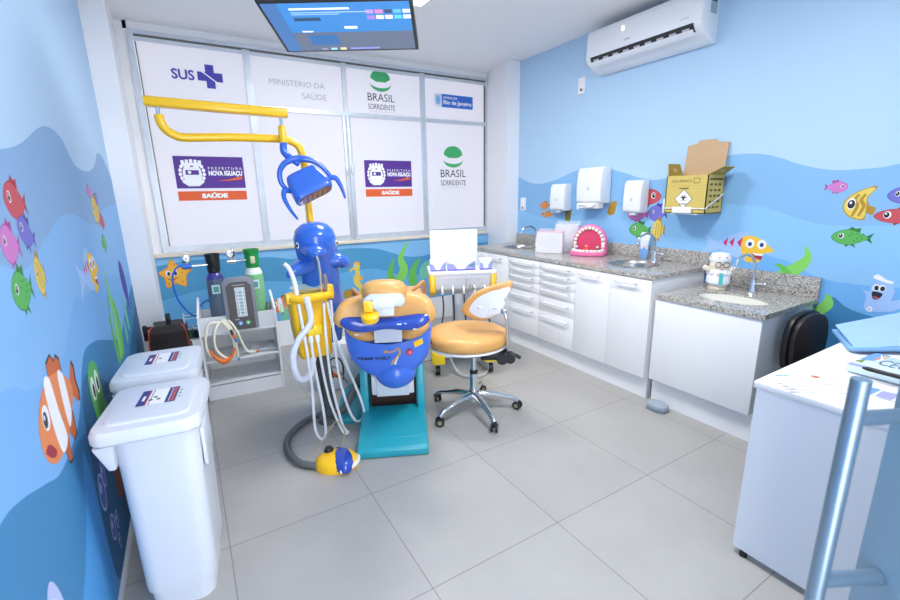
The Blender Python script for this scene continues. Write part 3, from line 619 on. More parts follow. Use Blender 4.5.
# ------------------------------------------------------------------ counter, cabinets, sinks
XF, XD, XT = 3.012, 3.035, 3.065; CT = .90
def slab(y0, y1, x0, x1, z0, z1, m, holes):
    """worktop running along y with elliptical holes (cx, cy, a, b)"""
    mb = MB(); t = bmesh.new()
    def quad(a, b, c, d): t.faces.new([t.verts.new(p) for p in (a, b, c, d)])
    def slabrect(xa, xb, ya, yb):
        for z in (z0, z1): quad((xa, ya, z), (xb, ya, z), (xb, yb, z), (xa, yb, z))
    hs = sorted(holes, key=lambda q: q[1]); ya = y0
    for cx, cy, a, b in hs:
        s2 = b+.03; slabrect(x0, x1, ya, cy-s2); ya = cy+s2
        n = 48
        def sq(tt):
            c, s_ = math.cos(tt), math.sin(tt); hx1, hx0 = x1-cx, cx-x0
            k = min((hx1 if c > 0 else hx0)/max(abs(c), 1e-6), s2/max(abs(s_), 1e-6)); return cx+c*k, cy+s_*k
        cor = [math.atan2(sy, sx) for sx, sy in ((x1-cx, s2), (x0-cx, s2), (x0-cx, -s2), (x1-cx, -s2))]
        ts = sorted([2*PI*i/n-PI for i in range(n)]+cor)
        for i in range(len(ts)):
            p, q = ts[i], ts[(i+1) % len(ts)]
            e = lambda v: (cx+a*math.cos(v), cy+b*math.sin(v))
            for z in (z0, z1): quad((*e(p), z), (*sq(p), z), (*sq(q), z), (*e(q), z))
            quad((*e(p), z0), (*e(p), z1), (*e(q), z1), (*e(q), z0))
    slabrect(x0, x1, ya, y1)
    quad((x0, y0, z0), (x0, y1, z0), (x0, y1, z1), (x0, y0, z1)); quad((x1, y0, z0), (x1, y1, z0), (x1, y1, z1), (x1, y0, z1))
    quad((x0, y0, z0), (x1, y0, z0), (x1, y0, z1), (x0, y0, z1)); quad((x0, y1, z0), (x1, y1, z0), (x1, y1, z1), (x0, y1, z1))
    bmesh.ops.remove_doubles(t, verts=t.verts, dist=1e-5); bmesh.ops.recalc_face_normals(t, faces=t.faces)
    mb.merge(t, m); return mb
S1 = (3.37, -.95, .15, .15); S2 = (3.32, -2.36, .165, .165); YE = -2.745
wt_ = thing('granite_worktop', 'long speckled granite worktop with two round steel sinks', 'worktop', (XF, -1.65, CT))
inv = Matrix.Translation((-XF, 1.65, -CT))
m_ = slab(YE, -.56, XF, W-.002, CT-.032, CT, GRANITE, [S1, S2]); bmesh.ops.transform(m_.bm, matrix=inv, verts=m_.bm.verts); m_.build('slab', wt_)
mb = MB(inv); mb.bx(W-.024, W-.002, YE, -.56, CT+.0005, CT+.10, GRANITE, bev=.002); mb.build('backsplash', wt_)
def basin(x, y, z, a, b, d, m, name, label, lip=.018):
    t = thing(name, label, 'sink', (x, y, z)); pr = [(1+lip/a, .002), (1+lip/a, .004), (1.0, .004), (.96, -.004), (.93, -.03), (.86, -d*.8), (.7, -d), (.2, -d-.006), (0, -d-.006)]
    mb = MB(); mb.lathe([(r*.995, zz) for r, zz in pr], m, sc=(a, b, 1), seg=40, cap=False); mb.build('bowl', t)
    mb = MB(); mb.lathe([(0, -d+.0), (.03, -d+.0), (.034, -d-.004)], DRK if m is not STEEL else CHR); mb.build('drain', t)
basin(S1[0], S1[1], CT, S1[2], S1[3], .13, STEEL, 'sink_basin', 'round steel sink set in the worktop beside the corner pillar')
basin(S2[0], S2[1], CT, S2[2], S2[3], .13, STEEL, 'sink_basin', 'round steel sink between pink mouth model and worktop end')
def faucet(x, y, z, h, reach, label, dx=-1, dy=.25):
    t = thing('faucet', label, 'faucet', (x, y, z)); q = Vector((dx, dy, 0)).normalized()*reach
    mb = MB(); mb.lathe([(0, 0), (.026, 0), (.026, .008), (.018, .02), (.016, .07), (.012, .08), (0, .082)], CHR); mb.build('base', t)
    mb = MB(); mb.tube([(0, 0, .06), (0, 0, h*.55), q*.12+Vector((0, 0, h*.85)), q*.5+Vector((0, 0, h)), q*.9+Vector((0, 0, h*.88)), q+Vector((0, 0, h*.66))], .009, CHR); mb.ball(q+Vector((0, 0, h*.65)), (.012, .012, .014), CHR); mb.build('spout', t)
    mb = MB(); mb.cyl((0, -.01, .055), (-.005, -.065, .06), .007, CHR); mb.ball((-.005, -.07, .06), .013, CHR); mb.build('tap_handle', t)
faucet(3.565, -.985, CT, .21, .17, 'chrome gooseneck faucet at the sink beside the corner pillar')
faucet(3.575, -2.36, CT, .22, .17, 'chrome gooseneck faucet behind the worktop-end steel sink')

def bar_handle(y, z, l, par):
    mb = MB(); mb.cyl((XD-.032, y-l/2, z), (XD-.032, y+l/2, z), .0065, LAM, seg=10)
    for s2 in (-1, 1): mb.cyl((XD-.036, y+s2*l/2, z), (XD-.0195, y+s2*l/2, z), .006, CHR, seg=10); mb.ball((XD-.033, y+s2*(l/2+.003), z), .0085, CHR, u=10, v=6)
    mb.build('handle', par)
def cabinet(y0, y1, label, kind, sink=False, endpanel=False):
    t = thing('base_cabinet' if kind == 'door' else 'drawer_unit', label, 'cabinet', (XD, (y0+y1)/2, 0)); I = Matrix.Translation((-XD, -(y0+y1)/2, 0))
    b = MB(I); b.bx(XD, W-.03, y0+.001, y0+.018, .165, CT-.034, LAM); b.bx(XD, W-.03, y1-.018, y1-.001, .165, CT-.034, LAM); b.bx(XD, W-.03, y0+.018, y1-.018, .165, .183, LAM); b.bx(W-.045, W-.03, y0+.018, y1-.018, .183, CT-.034, LAM)
    b.bx(XD+.001, XD+.018, y0+.018, y1-.018, CT-.055, CT-.034, LAMI); b.bx(XT, XT+.016, y0+.001, y1-.001, 0, .165, LAM)
    if endpanel: b.bx(XT+.016, W-.03, y0+.001, y0+.018, 0, .165, LAM)
    b.build('cabinet_body', t)
    if kind == 'door':
        ym = (y0+y1)/2
        for a, c in ((ym+.0015, y1-.0015), (y0+.0015, ym-.0015)):
            m = MB(I); m.bx(XD-.018, XD-.0005, a, c, .165, CT-.038, LAM, bev=.0015); d = m.build('door', t); h = MB; 
            mm = MB(I); yy = (a+c)/2+.02; l = .17; zz = CT-.075
            mm.cyl((XD-.045, yy-l/2, zz), (XD-.045, yy+l/2, zz), .0065, LAM, seg=10)
            for s2 in (-1, 1): mm.cyl((XD-.047, yy+s2*l/2, zz), (XD-.0185, yy+s2*l/2, zz), .0055, CHR, seg=10); mm.ball((XD-.045, yy+s2*(l/2+.003), zz), .008, CHR, u=10, v=6)
            mm.build('handle', d)
    else:
        zs = [CT-.038, .795, .728, .660, .565, .435, .165]
        for k in range(6):
            m = MB(I); m.bx(XD-.018, XD-.0005, y0+.0015, y1-.0015, zs[k+1]+.0015, zs[k]-.0015, LAM, bev=.0015); d = m.build('drawer', t)
            mm = MB(I); yy = (y0+y1)/2; l = .30; zz = zs[k]-.034 if k < 4 else zs[k]-.045
            mm.cyl((XD-.045, yy-l/2, zz), (XD-.045, yy+l/2, zz), .0065, LAM, seg=10)
            for s2 in (-1, 1): mm.cyl((XD-.047, yy+s2*l/2, zz), (XD-.0185, yy+s2*l/2, zz), .0055, CHR, seg=10); mm.ball((XD-.045, yy+s2*(l/2+.003), zz), .008, CHR, u=10, v=6)
            mm.build('handle', d)
cabinet(-1.205, -.565, 'white two-door base cabinet under the sink beside the corner pillar', 'door')
cabinet(-1.645, -1.207, 'white six-drawer unit beside the window-side door cabinet', 'drawer')
cabinet(-2.065, -1.647, 'white six-drawer unit beside the wide two-door end cabinet', 'drawer')
cabinet(-2.735, -2.067, 'white two-door base cabinet under the end sink of the long worktop', 'door', endpanel=True)

# lower washbasin cabinet
Y0, Y1, Z2 = -3.425, -2.775, .785
t = thing('washbasin_cabinet', 'plain white low cabinet carrying the oval washbasin', 'cabinet', (XD, (Y0+Y1)/2, 0)); I = Matrix.Translation((-XD, -(Y0+Y1)/2, 0))
b = MB(I)
for ya, yb2, mm in ((Y0+.012, Y0+.03, mat('cabinet_side', 'dfe5ea', .5)), (Y1-.018, Y1, LAM)): b.prism([(XD, .182), (XD, Z2-.03), (W-.03, Z2-.03), (W-.03, 0), (XT+.003, 0), (XT+.003, .182)], yb2-ya, mm, Matrix.Translation((0, ya, 0)) @ MX)
b.bx(W-.045, W-.03, Y0+.03, Y1-.018, 0, Z2-.03, LAM); b.bx(XT, XT+.0028, Y0+.011, Y1+.001, 0, .18, LAM); b.build('cabinet_body', t)
b = MB(I); b.bx(XD-.018, XD-.0005, Y0+.012, Y1, .182, Z2-.032, LAM, bev=.0015); b.build('front_panel', t)
t = thing('granite_vanity_top', 'short speckled granite top with oval white basin', 'worktop', (XF, (Y0+Y1)/2, Z2)); inv = Matrix.Translation((-XF, -(Y0+Y1)/2, -Z2))
S3 = (3.27, -3.12, .135, .205)
m_ = slab(Y0, Y1, XF-.005, W-.002, Z2-.03, Z2, GRANITE, [S3]); bmesh.ops.transform(m_.bm, matrix=inv, verts=m_.bm.verts); m_.build('slab', t)
mb = MB(inv); mb.bx(W-.024, W-.002, Y0, Y1+.03, Z2+.0005, Z2+.13, GRANITE, bev=.002); mb.build('backsplash', t)
def oval():
    t = thing('washbasin', 'oval white ceramic washbasin in the low granite top', 'sink', (S3[0], S3[1], Z2)); cer = mat('cream_ceramic', 'e6e3da', .2, coat=.4)
    mb = MB(); mb.lathe([(1.0, -.028), (.99, -.012), (.97, -.03), (.9, -.08), (.7, -.125), (.2, -.135), (0, -.135)], cer, sc=(S3[2], S3[3], 1), seg=44, cap=False); mb.build('bowl', t)
oval()
faucet(3.555, -3.10, Z2, .25, .17, 'chrome gooseneck faucet at the oval white washbasin')

# things on the long worktop
def leaflet(x, y, rz, wd, h, d, label, pinktop):
    t = thing('acrylic_holder', label, 'holder', (x, y, CT+.001), rz)
    mb = MB(); hw = wd/2
    mb.bx(-hw, hw, -d/2, -d/2+.003, 0, h*.92, ACR); mb.bx(-hw, hw, d/2-.003, d/2, 0, h, ACR); mb.bx(-hw, -hw+.003, -d/2, d/2, 0, h*.9, ACR); mb.bx(hw-.003, hw, -d/2, d/2, 0, h*.9, ACR); mb.bx(-hw, hw, -d/2, d/2, 0, .003, ACR); mb.build('clear_box', t)
    mb = MB(); mb.bx(-hw+.006, hw-.006, -d/2+.006, d/2-.012, .004, h*.9, mat('mask_pack_paper', 'e6e6f2', .7))
    if pinktop: mb.bx(-hw+.006, hw-.006, -d/2+.0045, d/2-.01, h*.86, h*.91, mat('mask_pack_pink', 'e9a8bc', .7))
    for k in range(4): mb.bx(-hw*.6, hw*.6, -d/2+.004, -d/2+.0065, h*(.3+.11*k), h*(.315+.11*k), LGRYP)
    for s2 in (-1, 1): mb.tube([(s2*hw*.9, -d/2+.006, h*.85), (s2*hw*.55, -d/2+.005, h*.62), (s2*hw*.7, -d/2+.005, h*.35)], .0025, LGRYP, seg=6)
    mb.build('packets', t)
leaflet(3.27, -1.50, math.radians(-62), .25, .22, .07, 'clear acrylic holder of white packets with a pink top edge', True)
leaflet(3.45, -1.535, math.radians(-62), .22, .285, .06, 'taller clear acrylic holder behind the pink-edged packets', False)
# pink mouth model
MO = thing('mouth_model', 'large pink open mouth model with white teeth on the worktop', 'model', (3.41, -1.815, CT+.001), math.radians(-62))
def arch(a, h, n=18, z0=.03, y=0): return [(a*math.cos(PI-PI*i/n), y, z0+h*math.sin(PI*i/n)) for i in range(n+1)]
mb = MB(); n = 20
out = [(-.150, .02)]+[(.150*math.cos(PI-PI*i/n), .10+.165*math.sin(PI*i/n)) for i in range(n+1)]+[(.150, .02)]
mb.prism(out, .05, PNK, Matrix.Translation((0, .07, 0)) @ Matrix(((1, 0, 0, 0), (0, 0, 1, 0), (0, 1, 0, 0), (0, 0, 0, 1))), bev=.014, seg=3); mb.build('upper_gum', MO)
mb = MB(); mb.prism([(x*.74, .045+(z-.02)*.80) for x, z in out], .012, mat('mouth_crimson', 'd8466e', .4), Matrix.Translation((0, .063, 0)) @ Matrix(((1, 0, 0, 0), (0, 0, 1, 0), (0, 1, 0, 0), (0, 0, 0, 1)))); mb.build('palate', MO)
mb = MB(); low = [(-.155, .11)]+[(.155*math.cos(PI+PI*i/n), .02-.10*abs(math.sin(PI*i/n))) for i in range(n+1)]+[(.155, .11)]
mb.prism(low, .035, PNK, bev=.008, seg=3); mb.build('lower_gum', MO)
mb = MB(); mb.prism([(x*.8, .02+(y-.02)*.75) for x, y in low], .006, mat('mouth_crimson', 'd8466e', .4), Matrix.Translation((0, 0, .031))); mb.build('tongue_floor', MO)
for i in range(13):
    t = PI-PI*i/12; mb = MB(); mb.box((.122*math.cos(t), .055, .10+.135*math.sin(t)), (.027, .024, .03), TOOTH, rot=(0, -(t-PI/2), 0), bev=.009, seg=3); mb.build('tooth', MO)
for s2 in (-1, 1):
    for k in range(2): mb = MB(); mb.box((s2*.122, .055, .075-.028*k), (.026, .024, .024), TOOTH, bev=.008, seg=3); mb.build('tooth', MO)
for i in range(12):
    t = PI+PI*(i+.5)/12; mb = MB(); mb.box((.127*math.cos(t), .02+.08*math.sin(t), .043), (.028, .024, .024), TOOTH, rot=(0, 0, t-PI/2), bev=.008, seg=3); mb.build('tooth', MO)
def figurine(x, y, c1, c2, c3, label):
    R_ = math.radians(-62); wx = 3.41+x*math.cos(R_)-y*math.sin(R_); wy = -1.815+x*math.sin(R_)+y*math.cos(R_)
    t = thing('toy_figurine', label, 'toy', (wx, wy, CT+.0385), R_)
    mb = MB(); mb.ball((0, 0, .016), (.014, .011, .017), c1); mb.build('body', t)
    mb = MB(); mb.ball((0, -.002, .038), .011, c2); mb.build('head', t)
    mb = MB()
    for s2 in (-1, 1): mb.ball((s2*.008, 0, .048), (.005, .004, .006), c3, u=8, v=6)
    mb.build('ear', t)
figurine(.0, -.03, ORG, ORG, TOOTH, 'tiny orange toy in the middle of the pink mouth model')
figurine(-.09, .0, mat('toy_blue', '5566b4', .5), TOOTH, BLK, 'tiny blue and white toy at one side of the mouth model')
figurine(.09, -.005, BLK, TOOTH, BLK, 'tiny black and white toy on the faucet side of the mouth model')
# upright paddle behind the faucet
t = thing('upright_paddle', 'white paddle with wavy blue lower half behind the worktop faucet', 'model', (3.615, -2.235, CT+.001), math.radians(-75))
mb = MB(); mb.prism([(-.028, .07), (.028, .07), (.04, .19), (.03, .215), (-.03, .215), (-.04, .19)], .014, mat('paddle_white', 'e9edf6', .5), Matrix.Translation((0, .007, 0)) @ Matrix(((1, 0, 0, 0), (0, 0, -1, 0), (0, 1, 0, 0), (0, 0, 0, 1))), bev=.004); mb.build('paddle_head', t)
mb = MB(); mb.prism([(-.03, 0), (.03, 0), (.036, .09), (.018, .075), (0, .1), (-.018, .075), (-.036, .09)], .02, mat('paddle_blue', '7fa8e0', .4), Matrix.Translation((0, .01, 0)) @ Matrix(((1, 0, 0, 0), (0, 0, -1, 0), (0, 1, 0, 0), (0, 0, 0, 1))), bev=.003); mb.build('paddle_foot', t)

# doll on the low granite top
DL = thing('stuffed_doll', 'pale stuffed doll in printed cap, glasses and smock on the granite top', 'doll', (3.46, -2.925, Z2+.001), math.radians(-48)); DL.scale = (.8, .85, .93)
SK = mat('doll_skin', 'efe2cf', .7); CL = mat('doll_cloth', 'ecedf4', .8)
mb = MB(); mb.lathe([(0, 0), (.068, 0), (.07, .012), (.064, .022), (0, .024)], mat('doll_base', 'd8cfb8', .5)); mb.build('base', DL)
mb = MB(); mb.lathe([(0, .02), (.06, .022), (.082, .05), (.078, .10), (.06, .145), (0, .15)], SK); mb.ball((0, -.003, .185), (.078, .066, .062), SK); mb.build('body', DL)
for s2 in (-1, 1):
    mb = MB(); mb.tube([(s2*.06, 0, .135), (s2*.09, -.012, .148), (s2*.108, -.02, .156)], [.022, .02, .018], SK, seg=12); mb.ball((s2*.112, -.02, .158), .02, SK, u=12, v=8); mb.build('arm', DL)
mb = MB(); mb.lathe([(.066, .028), (.088, .05), (.086, .10), (.07, .14), (.058, .152)], CL); 
for k in range(10):
    t = 2*PI*k/10; mb.ball((.082*math.cos(t), .082*math.sin(t), .125), (.016, .016, .018), CL, u=10, v=6)
mb.poly([(-.018, -.0905, .045), (.012, -.0905, .045), (.012, -.0905, .13), (-.018, -.0905, .13)], mat('doll_turquoise', '58c4c4', .7)); mb.build('smock', DL)
mb = MB(); mb.lathe([(.080, .205), (.084, .212), (.082, .235), (.062, .262), (.0, .272)], CL, sc=(1, .88, 1))
for k in range(8): mb.ball((.076*math.cos(k*.8+.4), -.066*abs(math.sin(k*.8+.4)), .222+.014*(k % 2)), .008, mat('doll_rose', 'd85a86', .7), u=8, v=6)
mb.build('cap', DL)
mb = MB()
for s2 in (-1, 1): mb.tube([(s2*.03+.022*math.cos(t), -.073, .186+.018*math.sin(t)) for t in (2*PI*i/14 for i in range(14))], .0024, BLK, seg=6, smooth=0, closed=True)
mb.cyl((-.008, -.073, .188), (.008, -.073, .188), .002, BLK, seg=6); mb.build('glasses', DL)
mb = MB(); mb.tube([(-.012, -.068, .155), (0, -.07, .151), (.012, -.068, .155)], .002, RED, seg=6); mb.build('mouth', DL)

# grey foot switch on the floor by the cabinets
t = thing('foot_switch', 'five-sided grey foot switch on the floor by the white cabinets', 'switch', (2.985, -2.88, 0), 0)
pen = [(-.055, -.02), (-.05, .05), (.03, .075), (.065, .01), (.03, -.07), (-.03, -.07)]
mb = MB(); mb.prism(pen, .02, mat('switch_dark_grey', '7d8794', .5), bev=.002); mb.build('base', t)
mb = MB(); mb.prism([(x*.95, y*.95) for x, y in pen], .022, mat('switch_grey', '9fabb8', .45), Matrix.Translation((0, 0, .0205)), bev=.002); mb.build('pedal', t)

# ------------------------------------------------------------------ waste bins
XZ_ = Matrix(((1, 0, 0, 0), (0, 0, -1, 0), (0, 1, 0, 0), (0, 0, 0, 1)))
def bin_(x, y, rz, label, k):
    t = thing('waste_bin', label, 'bin', (x, y, 0), rz, 'white lidded waste bins')
    def ring(hx, hy, z, r=.05, n=6):
        o = []
        for cx, cy, a0 in ((hx-r, hy-r, 0), (-hx+r, hy-r, PI/2), (-hx+r, -hy+r, PI), (hx-r, -hy+r, 1.5*PI)):
            for i in range(n+1): a = a0+PI/2*i/n; o.append((cx+r*math.cos(a), cy+r*math.sin(a)))
        return [(p[0], p[1], z) for p in o]
    BW = mat('bin_plastic', 'd6dce6', .38, coat=.15)
    mb = MB(); mb.loft([[(p[0]+dx, p[1], p[2]) for p in ring(hx, hy, z)] for hx, hy, z, dx in ((.10, .15, 0, .008), (.104, .154, .085, .009), (.112, .162, .086, .01), (.114, .163, .10, .011), (.122, .178, .69, .02), (.124, .18, .69, .02), (.124, .18, .70, .02))], BW); mb.build('bin_body', t)
    mb = MB(); mb.loft([ring(.152, .192, .698, .05), ring(.158, .198, .705, .052), ring(.158, .198, .730, .052), ring(.151, .191, .745, .05), ring(.124, .158, .749, .04), ring(.120, .154, .755, .038), ring(.113, .147, .757, .035)], BW); mb.build('lid', t)
    mb = MB(); mb.prism([(-.155, .688), (-.095, .688), (-.10, .60), (-.12, .60)], .14, BW, Matrix.Translation((0, -.03, 0)) @ XZ_, bev=.006); mb.build('side_grip', t)
    mb = MB(); mb.box((.148, -.05, .60), (.012, .16, .14), BW, bev=.003); mb.build('side_rail', t)
    mb = MB(); z = .7577
    def rc(x0, x1, y0, y1, m, q=0): mb.poly([(.01+.72*a, .01+.85*b, z+q*.0002) for a, b in ((x0, y0), (x1, y0), (x1, y1), (x0, y1))], m)
    rc(-.085, .08, -.07, .09, PAPER); rc(-.085, -.045, -.07, .09, NAVY, 1); rc(-.048, -.043, -.07, .09, ORP, 2); rc(-.035, -.031, -.07, .09, NAVY, 1)
    rc(.035, .08, -.07, .09, NAVY, 1)
    for i in range(6): rc(.058, .073, -.06+.024*i, -.045+.024*i, ORP, 2)
    rc(.05, .053, -.06, .08, WPR, 2); rc(-.07, -.058, -.02, .03, WPR, 2)
    for i in range(3): rc(.088, .098, -.03+.035*i, -.018+.035*i, GRNP, 1)
    for i in range(3 if k else 1):
        a = PI/2+2.094*i; mb.poly([(.0+.014*math.cos(a)+.007*math.cos(u), .0+.014*math.sin(a)+.007*math.sin(u), z+.0004) for u in (2*PI*q/10 for q in range(10))], INK)
    mb.build('lid_sticker', t)
bin_(.222, -2.715, math.radians(-8), 'white lidded waste bin nearest the doorway, in front of another bin', 1)
bin_(.222, -2.255, math.radians(-6), 'white lidded waste bin behind the front bin, beside the open trolley', 0)

# black case behind the bins
t = thing('black_bag', 'dark box-shaped bag with red piping beside the corner pillar', 'bag', (.20, -.80, 0), math.radians(-4)); t.scale = (.86, 1, 1)
mb = MB(); mb.loft([[(-.14, -.1, 0), (.14, -.1, 0), (.14, .1, 0), (-.14, .1, 0)], [(-.145, -.11, .3), (.145, -.11, .3), (.145, .11, .3), (-.145, .11, .3)], [(-.13, -.11, .53), (.125, -.11, .53), (.125, .11, .53), (-.13, .11, .53)], [(-.11, -.08, .575), (.09, -.08, .575), (.09, .08, .575), (-.11, .08, .575)]], DBR); mb.build('bag_body', t, 20)
for s2 in (-1, 1): mb = MB(); mb.tube([(s2*.144, -.112, .02), (s2*.147, -.114, .3), (s2*.13, -.114, .53), (s2*.10, -.084, .578)], .005, mat('red_piping', 'd8402c', .5), seg=6); mb.build('piping', t)
mb = MB(); mb.box((.01, -.04, .61), (.035, .04, .09), BLK, bev=.008); mb.build('strap', t)
mb = MB(); mb.box((-.16, -.05, .53), (.03, .04, .11), BLK, bev=.008); mb.box((-.12, -.05, .565), (.07, .02, .02), BLK, bev=.005); mb.cyl((-.1, -.07, .578), (-.1, -.07, .583), .015, CHR); mb.build('strap', t)

# ------------------------------------------------------------------ open trolley with gas bottles
TC = Vector((.655, -.92, 0))
t = thing('open_trolley', 'low white open-fronted trolley holding gas bottles under the window', 'trolley', TC, math.radians(-4))
w2, yf, yb = .255, -.14, .2
SP = [(yf, .0), (yf, .53), (yf+.02, .635), (yb-.05, .72), (yb, .72), (yb, 0)]
YZ = Matrix(((0, 0, 1, 0), (1, 0, 0, 0), (0, 1, 0, 0), (0, 0, 0, 1)))
for s2 in (-1, 1): mb = MB(); mb.prism(SP, .015, LAM, Matrix.Translation((s2*w2-.0075, 0, 0)) @ YZ); mb.build('side_panel', t)
iw = w2-.009
mb = MB(); mb.bx(-iw, iw, yb-.012, yb-.001, 0, .62, SHEET); mb.build('back_panel', t)
mb = MB(); mb.bx(-iw, iw, yf+.01, yf+.025, .504, .625, LAM); mb.build('top_board', t)
mb = MB(); mb.bx(-iw, iw, yf+.005, yb-.014, .49, .503, LAM); mb.build('shelf', t)
mb = MB(); mb.bx(-iw, iw, yf+.005, yb-.014, .285, .30, LAM); mb.build('shelf', t)
mb = MB(); mb.bx(-iw, iw, yf+.005, yb-.014, .115, .128, LAM); mb.bx(-iw, iw, yf+.004, yf+.018, .0, .105, LAM); mb.bx(-iw, iw, yf+.006, yf+.018, .106, .1145, mat('gap_shadow_strip', '8e9096', .7)); mb.build('shelf', t)  # grey strip paints the shadow line between kick board and shelf
# papers on the middle shelf
t = thing('paper_bag', 'crumpled white plastic bag on the trolley shelf', 'bag', (.72, -.93, .302), 0)
mb = MB(); tb = bmesh.new(); bmesh.ops.create_grid(tb, x_segments=14, y_segments=8, size=1)
for v in tb.verts: v.co = Vector((v.co.x*.16, v.co.y*.09, .012+.03*max(0, 1-abs(v.co.x))*random.random()+.012*math.sin(v.co.x*9)*math.cos(v.co.y*5)))
mb.merge(tb, PAPER); o = mb.build('bag_sheet', t); so = o.modifiers.new('thick', 'SOLIDIFY'); so.thickness = .006
# gas bottles
def bottle(x, y, r, h, body, shoulder, capm, label, gx, knob, mesh=False):
    t = thing('gas_cylinder', label, 'gas cylinder', (x, y, .505), 0)
    mb = MB(); mb.lathe([(0, 0), (r, 0), (r, h*.62), (r*.96, h*.66)], body); mb.build('cylinder_body', t)
    mb = MB(); mb.lathe([(r*.97, h*.655), (r*.93, h*.68), (r*.72, h*.735), (r*.55, h*.75), (r*.3, h*.76), (r*.3, h*.84), (0, h*.84)], shoulder); mb.build('shoulder', t)
    mb = MB(); k = [(r*.68, h*.75), (r*.70, h*.752), (r*.80, h*.965), (r*.84, h*.97), (r*.86, h*1.0), (r*.72, h*1.0), (r*.70, h*.96), (r*.62, h*.78)]
    mb.lathe(k, capm); mb.box((0, -r*.72, h*.86), (r*.5, r*.2, h*.10), mat('cap_opening', '0c0d0f', .7) if not mesh else mat('cap_opening_pale', 'd8cfae', .6), bev=.006); mb.build('valve_guard', t)
    mb = MB(); mb.bx(-r*.55, r*.35, -r*1.005-.002, -r*.8, h*.46, h*.58, mat('bottle_label', 'd7e6ea', .7)); mb.bx(-r*.4, r*.2, -r*1.005-.003, -r*.8, h*.48, h*.56, mat('bottle_label_teal', '56a59a', .7)); mb.build('bottle_label', t)
    mb = MB(); z = h*.86; mb.cyl((-r*.3, -.02, z), (gx+.015, -.02, z), .008, CHR); mb.cyl((gx+.03, -.02, z), (gx-.03, -.02, z), .02, knob); mb.build('regulator', t)
    g = MB(); zc = z+.055; g.cyl((gx, -.02, z), (gx, -.02, zc), .006, CHR); g.lathe([(0, -.01), (.03, -.01), (.032, .012), (.028, .014), (0, .011)], CHR, (gx, -.02, zc), rot=(PI/2, 0, 0)); g.lathe([(0, .0122), (.026, .0122), (.026, .0126), (0, .0126)], PAPER, (gx, -.02, zc), rot=(PI/2, 0, 0)); g.box((gx+.005, -.0335, zc+.006), (.003, .001, .022), INK, rot=(0, .6, 0)); g.build('pressure_gauge', t)
bottle(.545, -.775, .062, .545, mat('slate_cylinder', '5a6a80', .45), mat('indigo_shoulder', '3d3b8e', .35, coat=.3), BLK, 'slate and indigo gas cylinder with black valve guard', -.17, mat('regulator_blue', '2f74cf', .4))
bottle(.815, -.785, .068, .56, mat('green_netting', '83c48c', .75, var=.45, vscale=140, bump=.8), mat('white_shoulder', 'e2ece4', .6), GRN, 'pale green netted gas cylinder with bright green valve guard', -.145, CHR, True)
t = thing('blue_hose', 'thin blue gas hose looping down from the left regulator', 'hose', (.345, -.80, .6), 0)
mb = MB(); mb.tube([(.018, .006, .373), (-.03, .0, .375), (-.07, -.01, .30), (-.06, -.02, .15), (.0, -.02, .03), (.05, 0, .0), (.07, .02, .06), (.13, .03, .1), (.15, .03, .07)], .0065, BLU, seg=8); mb.build('hose', t)
# flowmeter
t = thing('gas_flowmeter', 'grey framed gas flowmeter with dark face standing in the trolley', 'flowmeter', (.668, -1.115, .52), math.radians(-4)); t.scale = (1, .8, 1)
o8 = lambda a, b, c: [(-a, 0), (a, 0), (a, b-c), (a-c, b), (-a+c, b), (-a, b-c)]
XZ = Matrix(((1, 0, 0, 0), (0, 0, -1, 0), (0, 1, 0, 0), (0, 0, 0, 1)))
LEAN = Matrix.Translation((0, .02, 0)) @ Euler((math.radians(-5), 0, 0)).to_matrix().to_4x4()
mb = MB(LEAN); mb.prism(o8(.105, .385, .035), .075, mat('flowmeter_grey', '8b909c', .5), Matrix.Translation((0, .075, 0)) @ XZ, bev=.006); mb.build('casing', t)
mb = MB(LEAN); mb.prism([(x, z+.004) for x, z in o8(.082, .345, .03)], .006, mat('flowmeter_face', '2a2023', .35), Matrix.Translation((0, .003, 0)) @ XZ); mb.build('face', t)
mb = MB(LEAN); mb.bx(-.028, .038, -.0065, -.0025, .095, .31, mat('tube_panel', 'c5d3dc', .3)); 
for k in range(7): mb.bx(-.02, .03, -.0075, -.006, .12+.025*k, .126+.025*k, mat('scale_green', '5c8a7a', .6))
for x in (-.01, .02): mb.cyl((x, -.008, .105), (x, -.008, .30), .004, WPR, seg=8)
mb.build('flow_tubes', t)
for x, m in ((-.015, mat('knob_blue', '4f8fd8', .4)), (.035, mat('knob_green', '3fa060', .4))): mb = MB(LEAN); mb.cyl((x, -.003, .05), (x, -.022, .05), .017, m); mb.cyl((x, -.0215, .05), (x, -.0225, .05), .008, WPR); mb.build('knob', t)
mb = MB(LEAN); mb.bx(-.05, -.02, -.005, -.0025, .075, .08, LGRYP); mb.bx(-.04, .04, -.005, -.0025, .325, .329, LGRYP); mb.build('front_print', t)
